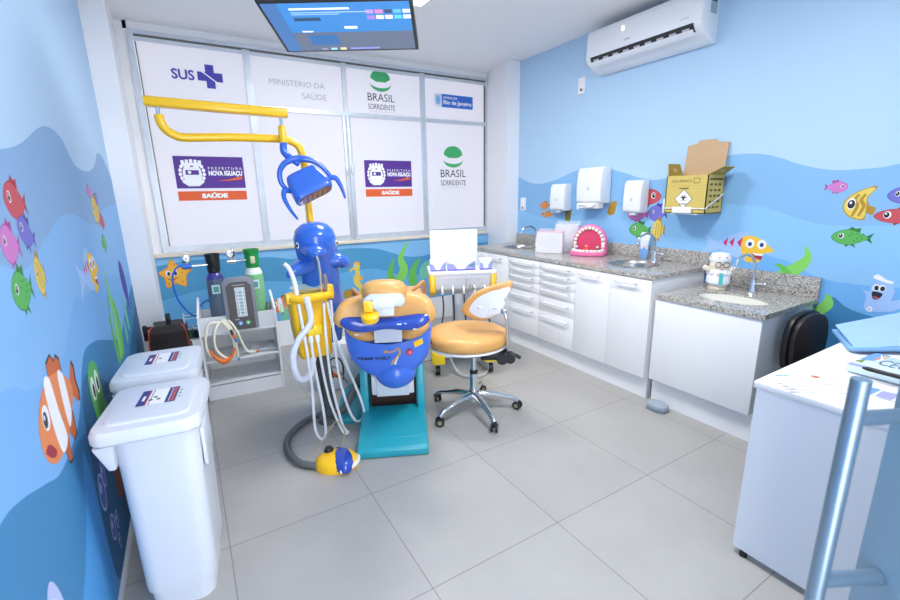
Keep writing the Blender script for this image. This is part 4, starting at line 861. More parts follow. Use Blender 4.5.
# breathing hoses and nose mask
t = thing('breathing_circuit', 'cream breathing hoses with orange nose mask hanging over the trolley front', 'hose', (.55, -1.09, .50), math.radians(-4))
def hang(pts, name='hose'):
    mb = MB(); mb.tube(pts, .0105, CRH, seg=9); mb.build(name, t)
t.scale = (.85, .9, .92); t.location.x -= .01
hang([(-.03, .02, .095), (-.07, -.01, .11), (-.115, -.02, .09), (-.14, -.025, .0), (-.145, -.03, -.08), (-.125, -.03, -.15)])
hang([(-.02, .02, .10), (-.06, -.02, .06), (-.08, -.03, -.02), (-.075, -.03, -.10), (-.03, -.03, -.165), (.02, -.03, -.19), (.055, -.03, -.16), (.06, -.03, -.05), (.03, -.025, .06), (-.01, .0, .11)])
hang([(.0, .02, .115), (.045, -.01, .07), (.075, -.03, -.02), (.08, -.03, -.12), (.075, -.03, -.20)])
hang([(.01, .03, .12), (.06, .0, .09), (.10, -.03, .01), (.125, -.03, -.08), (.155, -.03, -.15), (.20, -.035, -.165), (.225, -.035, -.155)])
mb = MB(); mb.tube([(-.125, -.03, -.10), (-.09, -.04, -.16), (-.03, -.05, -.20), (.03, -.045, -.17), (.065, -.035, -.11)], [.008, .013, .022, .013, .008], ORG, seg=12); mb.build('nose_mask', t)
mb = MB(); mb.cyl((.062, -.035, .0), (.075, -.035, -.03), .013, ORG); mb.cyl((.075, -.035, -.03), (.085, -.035, -.06), .0125, mat('connector_blue', '4f93da', .4)); mb.cyl((.05, -.03, .04), (.062, -.035, .0), .013, DRK); mb.build('connector', t)
mb = MB(); mb.cyl((.08, -.03, -.19), (.08, -.03, -.215), .011, mat('connector_blue', '4f93da', .4)); mb.build('connector', t)
mb = MB(); mb.cyl((.222, -.035, -.165), (.24, -.036, -.16), .012, ORG); mb.build('connector', t)
# small rack with bottles between bag and trolley
t = thing('wire_rack', 'small white wire rack between the dark bag and the trolley', 'rack', (.345, -.72, 0), 0)
mb = MB()
for x in (-.045, .045):
    for y in (-.06, .06): mb.cyl((x, y, 0), (x, y, .60), .004, PLAS, seg=8)
for z in (.12, .42, .50, .58):
    mb.tube([(-.045, -.06, z), (.045, -.06, z), (.045, .06, z), (-.045, .06, z)], .003, PLAS, seg=6, smooth=0, closed=True)
mb.bx(-.045, .045, -.06, .06, .41, .416, PLAS); mb.build('rack_frame', t)
for i, (x, y, m, lb) in enumerate(((-.018, -.03, mat('bottle_green', '2f6a4a', .3), 'small dark green bottle on the white wire rack'), (.02, -.028, mat('bottle_navy', '1e2f4c', .3), 'small navy bottle on the white wire rack'), (.0, .025, mat('bottle_teal', '3d8a9c', .3), 'small teal bottle at the back of the white wire rack'))):
    b = thing('small_bottle', lb, 'bottle', (.345+x, -.72+y, .417)); mb = MB(); mb.lathe([(0, 0), (.017, 0), (.018, .05), (.008, .062), (.008, .07), (0, .07)], m); mb.build('bottle_body', b); mb = MB(); mb.lathe([(0, .069), (.01, .069), (.01, .082), (0, .083)], PLAS); mb.build('bottle_cap', b)

# ------------------------------------------------------------------ dental chair (local u right, v forward away from the camera)
DC = thing('dental_chair', 'reclined tan and blue dental chair on a teal base plate', 'dental chair', (1.26, -2.38, 0), math.radians(-25))
RZ = Matrix(((1, 0, 0, 0), (0, 0, 1, 0), (0, 1, 0, 0), (0, 0, 0, 1)))       # (x, z, y)
def rr(hx, y0, y1, r, n=5):
    o = []
    for cx, cy, a0 in ((hx-r, y1-r, 0), (-hx+r, y1-r, PI/2), (-hx+r, y0+r, PI), (hx-r, y0+r, 1.5*PI)):
        for i in range(n+1): a = a0+PI/2*i/n; o.append((cx+r*math.cos(a), cy+r*math.sin(a)))
    return o
mb = MB(); mb.prism([(-.055, 0), (-.055, .05), (-.04, .062), (.36, .125), (.36, 0)], .406, TEAL, Matrix.Translation((-.203, 0, 0)) @ YZ, bev=.014, seg=3); mb.prism(rr(.203, .34, .66, .03), .045, TEAL, bev=.008); mb.build('base_plate', DC)
mb = MB(); mb.prism([(.03, .06), (.035, .0765), (.335, .1245), (.35, .1), (.35, .06)], .29, TEAL, Matrix.Translation((-.145, 0, 0)) @ YZ, bev=.004, seg=2); mb.build('sloping_cover', DC)
mb = MB(); mb.prism(rr(.17, .62, 1.15, .08), .04, TEAL, bev=.008); mb.prism([(-.39, .42), (-.33, .36), (-.205, .38), (-.205, .62), (-.17, .95), (-.3, 1.0), (-.39, .8)], .042, TEAL, bev=.008); mb.build('base_lobe', DC)
for s2 in (-1, 1):
    mb = MB(); mb.prism([(.30, .08), (.30, .2), (.34, .44), (.46, .44), (.44, .2), (.44, .046)], .05, TEAL, Matrix.Translation((s2*.178-.025, 0, 0)) @ YZ, bev=.008); mb.build('side_arm', DC)
mb = MB(); mb.bx(-.15, .15, .42, .6, .045, .40, mat('gap_shade_brown', '3a241e', .7)); mb.bx(-.125, .135, .24, .42, .25, .42, mat('lift_box_white', 'd3dbe4', .45), bev=.008); mb.bx(-.095, .105, .225, .26, .245, .42, mat('lift_box_white', 'd3dbe4', .45), bev=.006); mb.build('lift_box', DC)  # dark brown block stands in for the shaded gap between the arms
# blue bowl shell under the seat
def bowl_pt(th, t):
    wd = [.125, .195, .230, .245, .252, .254]; q = t*5; k = min(int(q), 4); w_ = wd[k]+(wd[k+1]-wd[k])*(q-k)
    dp = [.095, .108, .118, .122, .124, .124]; d_ = dp[k]+(dp[k+1]-dp[k])*(q-k)
    c, s_ = math.cos(th), math.sin(th); u = w_*(abs(c)**.58)*(1 if c > 0 else -1); v = .22-d_*(abs(s_)**.58)*(1 if s_ > 0 else -1)
    zt = .625+.075*min(1, (u/.25)**2) if v < .22 else .70
    return Vector((u, v, .425+(zt-.425)*t))
mb = MB(); n = 40
mb.loft([[bowl_pt(2*PI*j/n, t) for j in range(n)] for t in (0, .06, .14, .25, .4, .6, .8, .96, 1)], PERI)
mb.ball((.028, .20, .425), (.125, .12, .105), PERI, u=28, v=16); mb.build('seat_shell', DC, 50)
def on_shell(x, z, off=.0025):
    best = None; t = 0
    for it in range(30):
        lo, hi = PI/2-1.2, PI/2+1.2
        for k in range(24):
            mi = (lo+hi)/2
            if bowl_pt(mi, t).x > x: lo = mi
            else: hi = mi
        p = bowl_pt((lo+hi)/2, t); t += (z-p.z)*3.5; t = min(1, max(0, t))
    p = bowl_pt((lo+hi)/2, t); return Vector((x, p.y-off, z))
def shell_decal(fn, name):
    mb = MB(); fn(mb)
    bmesh.ops.subdivide_edges(mb.bm, edges=[e for e in mb.bm.edges if e.calc_length() > .03], cuts=2, use_grid_fill=True)
    for v in mb.bm.verts: v.co = on_shell(v.co.x, v.co.z, .0025-v.co.y)
    return mb.build(name, DC)
ID = Matrix(((1, 0, 0, 0), (0, 0, -1, 0), (0, 1, 0, 0), (0, 0, 0, 1)))
shell_decal(lambda m: m.text('PRIME WELT', INK, ID, -.085, .545, .19, .018, .03), 'logo_lettering')
def swoosh(m):
    for pts, ws, c in (([(-.025, .575), (-.02, .588), (.0, .58), (.03, .585), (.05, .60), (.062, .59), (.055, .56), (.03, .53), (.01, .505)], [.004, .005, .004, .004, .005, .006, .006, .006, .006], mat('logo_gold', 'd8a53c', .4)), ([(.05, .55), (.035, .515), (.03, .50)], [.003, .005, .004], WPR)):
        P = catmull([(p[0], p[1], 0) for p in pts], 5); N = len(P)
        for i in range(N-1):
            d = (P[i+1]-P[i]).normalized(); nn = Vector((-d.y, d.x, 0)); w1 = ws[min(int(i/5), len(ws)-1)]; w2_ = ws[min(int((i+1)/5), len(ws)-1)]
            q = [P[i]+nn*w1, P[i]-nn*w1, P[i+1]-nn*w2_, P[i+1]+nn*w2_]; m.poly([(a.x, 0, a.y) for a in q], c)
shell_decal(swoosh, 'logo_emblem')
pb = on_shell(.115, .575, .004)
mb = MB(); mb.lathe([(0, 0), (.019, 0), (.019, .008), (.014, .012), (0, .013)], RED, pb, rot=(PI/2, 0, .45)); mb.lathe([(0, .0125), (.009, .0125), (.009, .0138), (0, .0138)], PNK, pb, rot=(PI/2, 0, .45)); mb.build('round_button', DC)
shell_decal(lambda m: m.poly([(.148, 0, .597), (.198, 0, .617), (.192, 0, .652), (.142, 0, .632)], YEL), 'yellow_sticker')
mb = MB(); mb.ball((.243, .30, .565), (.012, .03, .04), PLAS); mb.ball((.251, .285, .565), (.006, .014, .018), BLK); mb.build('eye_decal', DC)
# seat, back and headrest cushions
mb = MB(); mb.prism(rr(.235, .2, 1.25, .09), .10, TAN, Matrix.Translation((0, 0, .63)), bev=.03, seg=4); mb.build('seat_cushion', DC)
for s2 in (-1, 1):
    mb = MB(); mb.ball((s2*.145, .15, .70), (.10, .09, .055), TAN, rot=(0, s2*-.35, 0)); mb.build('hip_cushion', DC)
mb = MB(); rings = []
for i in range(21):
    u = -.262+.524*i/20; a = abs(u)/.262; zt = .93+.018*math.sin(min(1, a*1.3)*PI)+(.012 if u > 0 else 0)-.04*max(0, a-.8)/.2; zb_ = .79; e = math.sqrt(max(.16, 1-a**18)); zc = (zt+zb_)/2; hh = (zt-zb_)/2*e; dd = .075*e; vc = -.02-.05*a*a
    rings.append([(u, vc-dd*math.copysign(abs(math.cos(t))**.7, math.cos(t)), zc+hh*math.copysign(abs(math.sin(t))**.7, math.sin(t))) for t in (2*PI*k/20 for k in range(20))])
mb.loft(rings, TAN); mb.build('back_cushion', DC, 60)
mb = MB(); mb.prism([(.0, .86), (.09, .9), (.50, .72), (.42, .66)], .36, TAN, Matrix.Translation((-.18, 0, 0)) @ YZ, bev=.03, seg=3); mb.build('lumbar_cushion', DC)
mb = MB(); rings = []
for i in range(25):
    u = -.228+.456*i/24; a = abs(u)/.228; zt = .842+.036*a*a; zb_ = .776-.012*math.sin(a*PI)**2+.016*a**4; vc = -.085-.02*a*a; e = math.sqrt(max(.2, 1-a**10)); zc = (zt+zb_)/2; hh = (zt-zb_)/2*e
    rings.append([(u, vc-.045*e*math.cos(t), zc+hh*math.copysign(abs(math.sin(t))**.8, math.sin(t))) for t in (2*PI*k/16 for k in range(16))])
mb.loft(rings, BLUD); mb.build('back_shell', DC, 60)
for u, z, l, c in ((-.17, .80, .03, PLAS), (-.145, .765, .025, PLAS), (.07, .81, .025, PLAS), (.11, .81, .03, PLAS), (.15, .78, .02, PLAS)):
    mb = MB(); mb.box((u, -.131, z), (l, .006, .006), c, rot=(0, .25 if u > .1 else 0, 0), bev=.002); mb.build('shell_mark', DC)
mb = MB(); mb.prism([(-.072, .0), (.078, .0), (.085, .125), (-.07, .13)], .012, mat('bracket_white', 'ccd5e4', .4), Matrix.Translation((0, .035, .665)) @ Euler((math.radians(14), 0, 0)).to_matrix().to_4x4() @ XZ, bev=.003); mb.build('back_bracket', DC)
mb = MB(); rings = []
for i in range(17):
    t0 = i/16; v = -.225+.14*t0; e = math.sin(PI*(.12+.76*t0))**.45; rings.append([(.005+.112*e*math.copysign(abs(math.cos(t))**.75, math.cos(t)), v, .99+.06*e*math.copysign(abs(math.sin(t))**.75, math.sin(t))) for t in (2*PI*k/28 for k in range(28))])
mb.loft(rings, TAN); mb.build('headrest_cushion', DC, 60)
hr = [o for o in COL.objects if o.name == 'headrest_cushion'][0]
mb = MB(); mb.prism([(-.088, .930), (.09, .930), (.106, .953), (.10, .978), (.08, .994), (-.062, .994), (-.092, .972), (-.098, .950)], .035, mat('bracket_white', 'ccd5e4', .4), Matrix.Translation((0, -.205, 0)) @ XZ, bev=.006); mb.build('headrest_plate', DC)
mb = MB(); mb.bx(-.048, .055, -.262, -.235, .932, .978, mat('bracket_pale', 'dde3ec', .4), bev=.004); mb.bx(-.042, .05, -.235, -.10, .885, .935, mat('bracket_pale', 'dde3ec', .4), bev=.004); mb.build('headrest_bracket', DC)
mb = MB(); mb.bx(-.09, -.045, -.268, -.24, .915, .967, YEL, bev=.005); mb.lathe([(0, -.02), (.04, -.02), (.043, -.008), (.042, .01), (.03, .018), (0, .02)], YEL, (-.063, -.255, .893), rot=(math.radians(20), 0, 0)); mb.build('adjuster_knob', DC)
for s2 in (-1, 1):
    mb = MB(); k_ = .03 if s2 > 0 else 0; mb.tube([(s2*.10, .22, .80), (s2*.13, .27, .85+k_), (s2*.19, .36, .875+k_), (s2*.225, .5, .87+k_), (s2*.235, .62, .82), (s2*.235, .64, .70)], .013, TAND, seg=10); mb.build('armrest', DC)

# ------------------------------------------------------------------ dolphin unit with instruments
DU = thing('dental_unit', 'blue dolphin shaped cuspidor unit with yellow instrument holder', 'dental unit', (1.09, -1.70, 0))
I = Matrix.Translation((-1.09, 1.70, 0))
mb = MB(I); rings = []
for x, y, z, rx, ry in ((1.13, -1.62, .50, .10, .09), (1.13, -1.63, .62, .118, .10), (1.125, -1.65, .78, .122, .105), (1.115, -1.66, .92, .12, .105), (1.105, -1.67, 1.05, .122, .11), (1.095, -1.69, 1.13, .128, .12), (1.088, -1.705, 1.20, .13, .125), (1.088, -1.70, 1.25, .115, .112), (1.09, -1.695, 1.285, .08, .08), (1.09, -1.69, 1.30, .035, .035), (1.09, -1.69, 1.302, .005, .005)):
    rings.append([(x+rx*math.cos(t), y+ry*math.sin(t), z) for t in (2*PI*k/28 for k in range(28))])
mb.loft(rings, BLU)
mb.loft([[(1.055+rx*math.cos(t), y, z+rz*math.sin(t)) for t in (2*PI*k/20 for k in range(20))] for y, z, rx, rz in ((-1.74, 1.14, .075, .06), (-1.82, 1.13, .064, .045), (-1.86, 1.125, .058, .038), (-1.885, 1.123, .045, .028), (-1.895, 1.122, .012, .008))], BLU); mb.build('dolphin_body', DU, 60)
for s2, p in ((-1, [(1.04, -1.72, 1.04), (.98, -1.75, 1.03), (.92, -1.77, 1.01), (.885, -1.78, .985)]), (1, [(1.17, -1.72, 1.05), (1.22, -1.74, 1.05), (1.255, -1.75, 1.03), (1.28, -1.75, 1.01)])):
    mb = MB(I); mb.tube(p, [.055, .05, .036, .008], BLU, seg=14); o = mb.build('flipper', DU)
for s2, x, y in ((-1, .969, -1.748), (1, 1.203, -1.758)):
    mb = MB(I); mb.ball((x, y, 1.165), (.009, .012, .019), WPR); mb.ball((x+s2*.003, y-.006, 1.165), (.007, .008, .012), BLK); mb.build('eye', DU)
mb = MB(I); mb.lathe([(0, 0), (.08, .0), (.105, .02), (.112, .03), (.10, .03), (.07, .012), (0, .008)], mat('cuspidor_green', 'b9d8cc', .25, coat=.4), (1.0, -1.80, .885)); mb.build('cuspidor_bowl', DU)
mb = MB(I); tp = lambda hx, hy, z, cx: [(cx+p[0], -1.87+p[1], z) for p in rr(hx, -hy, hy, .03)]
mb.loft([tp(.094, .065, .505, .985), tp(.098, .07, .525, .985), tp(.108, .078, .70, .975), tp(.115, .085, .88, .97)], YEL); mb.build('holder_body', DU)
mb = MB(I); ring = [(.975+.125*math.cos(t), -1.91+.085*math.sin(t), .885) for t in (2*PI*k/24 for k in range(24))]
mb.tube(ring, .022, YEL, seg=10, smooth=0, closed=True); mb.box((.86, -1.935, .885), (.055, .05, .06), YEL, bev=.01); mb.box((1.09, -1.93, .90), (.04, .06, .085), YEL, bev=.01); mb.box((.975, -1.985, .885), (.14, .03, .055), YEL, bev=.01); mb.build('instrument_ring', DU)
mb = MB(I); mb.box((.955, -1.96, .675), (.05, .03, .055), YELB, bev=.006); mb.box((.99, -1.96, .685), (.055, .035, .065), YELB, bev=.008)
for x in (.945, .985): mb.cyl((x, -1.965, .655), (x, -1.968, .615), .015, PLAS)
mb.build('twin_valve', DU)
mb = MB(I); mb.cyl((1.065, -1.80, .03), (1.05, -1.83, .52), .034, GRH); mb.cyl((1.03, -1.78, .1), (1.0, -1.82, .52), .02, mat('dark_hose', '3f4244', .6)); mb.lathe([(0, 0), (.085, 0), (.08, .03), (.04, .04), (0, .04)], GRH, (1.065, -1.80, .0)); mb.build('support_post', DU)
# instruments standing in the ring
mb = MB(I); mb.tube([(.845, -1.95, 1.09), (.87, -1.95, 1.06), (.89, -1.95, .98), (.90, -1.95, .86)], [.012, .012, .014, .014], WHH, seg=10); mb.build('suction_tip', DU)
mb = MB(I); mb.tube([(1.025, -1.95, 1.12), (1.035, -1.95, 1.08), (1.04, -1.95, .93), (1.042, -1.95, .84)], [.006, .007, .009, .012], CHR, seg=10); mb.build('air_syringe', DU)
mb = MB(I); mb.tube([(1.065, -1.94, 1.01), (1.067, -1.94, .97), (1.07, -1.94, .84)], [.012, .014, .012], STEEL, seg=10); mb.build('handpiece', DU)
def hose(pts, r, m): mb = MB(I); mb.tube(pts, r, m, seg=9); return mb.build('hose', DU)
hose([(.935, -2.0, .90), (.945, -2.01, .82), (.94, -2.02, .745), (.87, -2.02, .665), (.83, -2.02, .58), (.83, -2.02, .48), (.86, -2.01, .415), (.915, -2.0, .43), (.95, -1.97, .52)], .018, mat('suction_hose', 'dde2f2', .45))
hose([(.89, -2.0, .86), (.905, -2.02, .6), (.91, -2.04, .35), (.90, -2.06, .12), (.925, -2.06, .035), (.96, -2.05, .05), (.965, -2.03, .2), (.95, -1.99, .45), (.945, -1.97, .62)], .0085, WHH)
hose([(1.04, -1.96, .84), (1.03, -1.99, .6), (1.03, -2.03, .35), (1.06, -2.07, .10), (1.09, -2.08, .035), (1.06, -2.06, .05), (1.01, -2.02, .25), (.99, -1.98, .5), (.985, -1.97, .62)], .008, WHH)
hose([(1.065, -1.95, .84), (1.09, -1.98, .62), (1.15, -2.0, .4), (1.205, -2.02, .2), (1.215, -2.03, .10), (1.16, -2.04, .07), (1.11, -2.03, .2), (1.08, -2.0, .45), (1.085, -1.96, .85)], .008, WHH)
hose([(1.065, -1.83, .05), (1.14, -1.84, .07), (1.22, -1.82, .17), (1.30, -1.78, .25), (1.38, -1.74, .27)], .028, GRH)

# foot pedal and its floor hose
FP = thing('foot_pedal', 'yellow and blue foot pedal on the floor with a thick grey hose', 'pedal', (.945, -2.325, 0), math.radians(-25))
egg = lambda k: [(.095*k*math.cos(t)*(1 if math.cos(t) < 0 else .95), .12*k*math.sin(t)) for t in (2*PI*i/32 for i in range(32))]
mb = MB(); mb.loft([[(x, y, z) for x, y in egg(k)] for k, z in ((.98, 0), (1, .012), (.97, .035), (.86, .058), (.6, .072), (.2, .078))], YEL, M=Matrix.Rotation(PI/2, 4, 'Z')); mb.build('pedal_body', FP, 60)
mb = MB(); mb.loft([[(x*.62+.0, y*.86, z) for x, y in egg(k)] for k, z in ((1, .02), (.99, .045), (.88, .066), (.6, .08), (.2, .085))], BLUD, M=Matrix.Translation((.035, -.015, 0)) @ Matrix.Rotation(.3, 4, 'Z')); mb.build('pedal_plate', FP, 60)
mb = MB(); mb.tube([(.03, -.105, .026), (.085, -.075, .03), (.115, -.02, .03), (.11, .045, .028)], .012, PLAS, seg=8); mb.build('white_edge', FP)
mb = MB(); mb.lathe([(0, 0), (.026, 0), (.026, .02), (.018, .034), (0, .036)], BLK, (-.045, .03, .062)); mb.build('round_knob', FP)
mb = MB(); mb.box((.0, .055, .068), (.024, .022, .008), BLK, bev=.003); mb.box((-.06, -.045, .058), (.035, .018, .006), BLUD, rot=(.35, -.2, .5), bev=.002); mb.build('switch', FP)
mb = MB(Matrix.Rotation(math.radians(25), 4, 'Z') @ Matrix.Translation((-.945, 2.325, 0))); mb.tube([(1.06, -1.74, .03), (.96, -1.74, .022), (.86, -1.80, .022), (.765, -1.92, .022), (.735, -2.06, .022), (.755, -2.20, .022), (.81, -2.28, .022), (.87, -2.315, .025)], .019, GRH, seg=10); mb.build('floor_hose', FP)
mb = MB(); mb.tube([(-.09, .0, .03), (-.12, .02, .06), (-.07, .08, .13), (-.01, .12, .2), (.03, .14, .13), (.02, .1, .07)], .003, mat('tan_wire', 'a58f72', .5), seg=6); mb.build('thin_cable', FP)

# dental lamp on its yellow pole
DL2 = thing('dental_lamp', 'blue dental lamp on jointed yellow arms above the dolphin unit', 'lamp', (1.083, -1.66, 1.262)); I = Matrix.Translation((-1.09, 1.66, -1.28))
mb = MB(I); mb.tube([(1.085, -1.67, 1.27), (1.08, -1.68, 1.45), (1.077, -1.69, 1.62), (1.07, -1.70, 1.70), (1.045, -1.70, 1.765), (.985, -1.70, 1.795), (.93, -1.70, 1.797), (.70, -1.70, 1.795), (.50, -1.70, 1.785), (.44, -1.70, 1.788), (.395, -1.70, 1.815), (.375, -1.70, 1.85), (.37, -1.70, 1.89)], .022, YEL, seg=16, smooth=5); mb.build('lower_arm', DL2)
mb = MB(I); mb.cyl((.37, -1.70, 1.885), (.37, -1.70, 1.945), .01, CHR); mb.build('joint_pin', DL2)
AX = Vector((.985-.325, -.06, -.022)); 
mb = MB(I @ Matrix.Translation((.655, -1.72, 1.945-.005)) @ Matrix.Rotation(math.atan2(-.06, .66), 4, 'Z') @ Matrix.Rotation(.033, 4, 'Y')); mb.prism(rr(.034, -.024, .024, .014), .68, YEL, Matrix.Translation((-.34, 0, 0)) @ YZ, bev=.004); mb.build('upper_arm', DL2)
mb = MB(I); mb.cyl((.955, -1.75, 1.91), (.955, -1.75, 1.85), .009, CHR); mb.build('joint_pin', DL2)
mb = MB(I); mb.tube([(.955, -1.75, 1.865), (.955, -1.75, 1.85), (.955, -1.755, 1.80), (.955, -1.757, 1.77)], [.015, .02, .023, .024], YEL, seg=14); mb.build('arm_socket', DL2)
mb = MB(I); mb.tube([(.955, -1.757, 1.772), (.95, -1.76, 1.73), (.965, -1.77, 1.70), (.995, -1.80, 1.672), (1.02, -1.80, 1.655)], .02, BLU, seg=12)
mb.tube([(.935, -1.83, 1.505), (.905, -1.83, 1.55), (.905, -1.83, 1.61), (.945, -1.82, 1.66), (1.02, -1.81, 1.682), (1.09, -1.82, 1.672), (1.14, -1.83, 1.64), (1.185, -1.84, 1.585)], [.012, .014, .015, .017, .02, .017, .014, .012], BLU, seg=12); mb.build('yoke', DL2)
for p in ([(.955, -1.85, 1.50), (.915, -1.86, 1.505), (.905, -1.87, 1.465), (.93, -1.88, 1.40), (.965, -1.885, 1.345)], [(1.165, -1.85, 1.57), (1.205, -1.86, 1.575), (1.225, -1.87, 1.545), (1.24, -1.88, 1.50), (1.25, -1.885, 1.455)]):
    mb = MB(I); mb.tube(p, [.014, .016, .013, .010, .006], BLU, seg=10); mb.build('lamp_handle', DL2)
HM = I @ Matrix.Translation((1.052, -1.86, 1.525)) @ Matrix.Rotation(math.radians(-24), 4, 'Y') @ Matrix.Rotation(math.radians(-27), 4, 'X') @ Matrix.Diagonal((1.06, 1, .84, 1))
mb = MB(HM); rings = []
for z, hx, y0_, y1_ in ((-.075, .102, -.06, .045), (-.06, .108, -.066, .05), (.0, .106, -.06, .05), (.085, .092, -.05, .045), (.112, .082, -.04, .04), (.122, .06, -.025, .03)):
    rings.append([(p[0], p[1], z) for p in rr(hx, y0_, y1_, min(.03, (y1_-y0_)/2-.002), 5)])
mb.loft(rings, BLU); mb.build('lamp_head', DL2, 50)
mb = MB(HM); mb.prism(rr(.092, -.052, .038, .035), .006, mat('lamp_lens', '8a5a36', .15, coat=.5), Matrix.Translation((0, 0, -.080)))
for k in range(5): mb.bx(-.07+.03*k, -.058+.03*k, -.044, .030, -.0815, -.0795, mat('lens_rib', 'a5835f', .25))
mb.build('lens', DL2)

# white utility box behind the unit
UB = thing('utility_box', 'white floor box with loose cables behind the dolphin unit', 'box', (1.30, -1.28, 0), math.radians(-20))
mb = MB(); mb.prism([(-.17, 0), (.17, 0), (.17, .28), (.13, .37), (-.13, .37), (-.17, .28)], .2, PLAS, Matrix.Translation((0, .1, 0)) @ XZ, bev=.01); mb.build('box_casing', UB)
mb = MB(); mb.tube([(-.05, -.1, .1), (-.06, -.13, .25), (.0, -.14, .27), (.03, -.13, .2), (.02, -.1, .08)], .006, BLK, seg=8); mb.tube([(-.08, -.1, .15), (-.04, -.12, .2), (.01, -.12, .14), (.05, -.1, .05)], .007, mat('cable_grey', '9d978c', .5), seg=8); mb.build('cable', UB)
mb = MB(); mb.box((-.03, -.104, .12), (.06, .012, .03), ORG, rot=(0, .5, 0), bev=.004); mb.cyl((-.1, -.1, .2), (-.1, -.112, .2), .012, RED); mb.cyl((.1, -.1, .24), (.1, -.108, .24), .009, BLK); mb.build('fitting', UB)

# ------------------------------------------------------------------ stool
ST = thing('operator_stool', 'tan wheeled stool with chrome five-star base and curved backrest', 'stool', (1.93, -2.22, 0), 0)
mb = MB(); mb.lathe([(0, .085), (.045, .085), (.045, .125), (.028, .14), (.026, .28), (.022, .285), (0, .285)], CHR); mb.build('hub', ST)
mb = MB(); mb.cyl((0, 0, .28), (0, 0, .30), .027, BLK); mb.cyl((0, 0, .30), (0, 0, .44), .016, CHR); mb.build('gas_lift', ST)
for a in (117, 189, 261, 333, 45):
    a = math.radians(a); c, s_ = math.cos(a), math.sin(a); R_ = .30
    mb = MB(); mb.tube([(c*.03, s_*.03, .125), (c*.12, s_*.12, .12), (c*.22, s_*.22, .095), (c*(R_-.03), s_*(R_-.03), .082), (c*R_, s_*R_, .062)], [.026, .022, .018, .017, .018], CHR, seg=12); mb.build('star_leg', ST)
    mb = MB(); q = a+.9; px, py = c*R_, s_*R_; dx, dy = math.cos(q)*.012, math.sin(q)*.012
    mb.cyl((px, py, .06), (px, py, .045), .007, STEEL, seg=10); mb.box((px, py, .045), (.03, .022, .03), BLK, rot=(0, 0, q), bev=.006)
    ca = mb.build('caster', ST)
    for s2 in (-1, 1):
        mb = MB(); mb.cyl((px+s2*dx*.8-dx*.0, py+s2*dy*.8, .029), (px+s2*dx*1.8, py+s2*dy*1.8, .029), .029, BLK, seg=20); mb.cyl((px+s2*dx*1.75, py+s2*dy*1.75, .029), (px+s2*dx*1.9, py+s2*dy*1.9, .029), .015, mat('caster_hub', '8c8a6a', .4), seg=16); mb.build('wheel', ca)
SC = Vector((-.035, .04, 0))
def seat_r(t): return .268*(1-.09*max(0, math.cos(t-2.6))**2+.05*math.cos(2*(t+.45)))
mb = MB(); mb.loft([[(SC.x+k*seat_r(t)*math.cos(t), SC.y+k*seat_r(t)*math.sin(t), z+(.012*(1-k)*0)) for t in (2*PI*i/40 for i in range(40))] for k, z in ((.88, .490), (.97, .497), (1, .515), (1, .545), (.97, .565), (.88, .580), (.6, .583), (.25, .578), (.02, .577))], TAN); mb.build('seat', ST, 60)
mb = MB(); mb.loft([[(SC.x+k*seat_r(t)*math.cos(t), SC.y+k*seat_r(t)*math.sin(t), z) for t in (2*PI*i/40 for i in range(40))] for k, z in ((.3, .44), (.80, .465), (.96, .478), (.96, .4925))], PLAS); mb.build('seat_pan', ST, 60)
bA = Matrix.Translation((.15, -.20, 0)) @ Matrix.Rotation(math.radians(-39), 4, 'Z')
outl = [(-.316, .718), (-.302, .758), (-.244, .824), (-.163, .87), (-.082, .896), (-.003, .916), (.008, .905), (.004, .88), (-.03, .83), (-.051, .775), (-.075, .71), (-.144, .672), (-.227, .665), (-.29, .688)]
OC = catmull([(a, 0, b) for a, b in outl], 4, True); cx = sum(p.x for p in OC)/len(OC); cz = sum(p.z for p in OC)/len(OC)
bend = lambda x: .9*(x+.12)**2
def bring(k, dv): return [(cx+(p.x-cx)*k, bend(cx+(p.x-cx)*k)+dv, cz+(p.z-cz)*k) for p in OC]
mb = MB(bA); mb.loft([bring(.5, .075), bring(.85, .072), bring(.97, .06), bring(1.0, .04), bring(1.0, .012), bring(.96, -.002), bring(.87, -.004)], TAN); mb.build('backrest_pad', ST, 60)
mb = MB(bA); mb.loft([[(p[0]+.014, p[1], p[2]-.008) for p in bring(kk, dd)] for kk, dd in ((.80, .0), (.785, -.008), (.45, -.012), (.05, -.013))], mat('backrest_white', 'dfe3f2', .4)); mb.prism([(-.15, .70), (-.06, .715), (-.035, .79), (-.055, .80), (-.13, .745)], .022, mat('backrest_white', 'dfe3f2', .4), Matrix.Translation((0, .0, 0)) @ XZ, bev=.005); mb.ball((-.20, -.008, .755), (.01, .006, .006), GREYP); mb.ball((-.10, -.024, .755), (.014, .006, .008), GREYP); mb.build('backrest_shell', ST, 50)
mb = MB(bA); mb.tube([(-.045, -.025, .735), (-.03, -.035, .70), (-.02, -.03, .62), (-.018, -.02, .53), (-.03, .02, .46), (-.08, .06, .43)], .013, CHR, seg=12); mb.box((-.045, -.022, .735), (.035, .02, .03), STEEL, bev=.004); mb.build('backrest_post', ST)
mb = MB(); mb.box((.09, -.09, .425), (.16, .11, .055), BLK, rot=(0, 0, -.6), bev=.01); mb.cyl((.10, -.18, .41), (.14, -.13, .41), .036, BLK); mb.cyl((.165, -.18, .40), (.205, -.13, .40), .033, BLK); mb.tube([(.17, -.12, .42), (.22, -.14, .41), (.26, -.17, .385)], [.01, .012, .012], BLK, seg=10); mb.build('tilt_lever', ST)

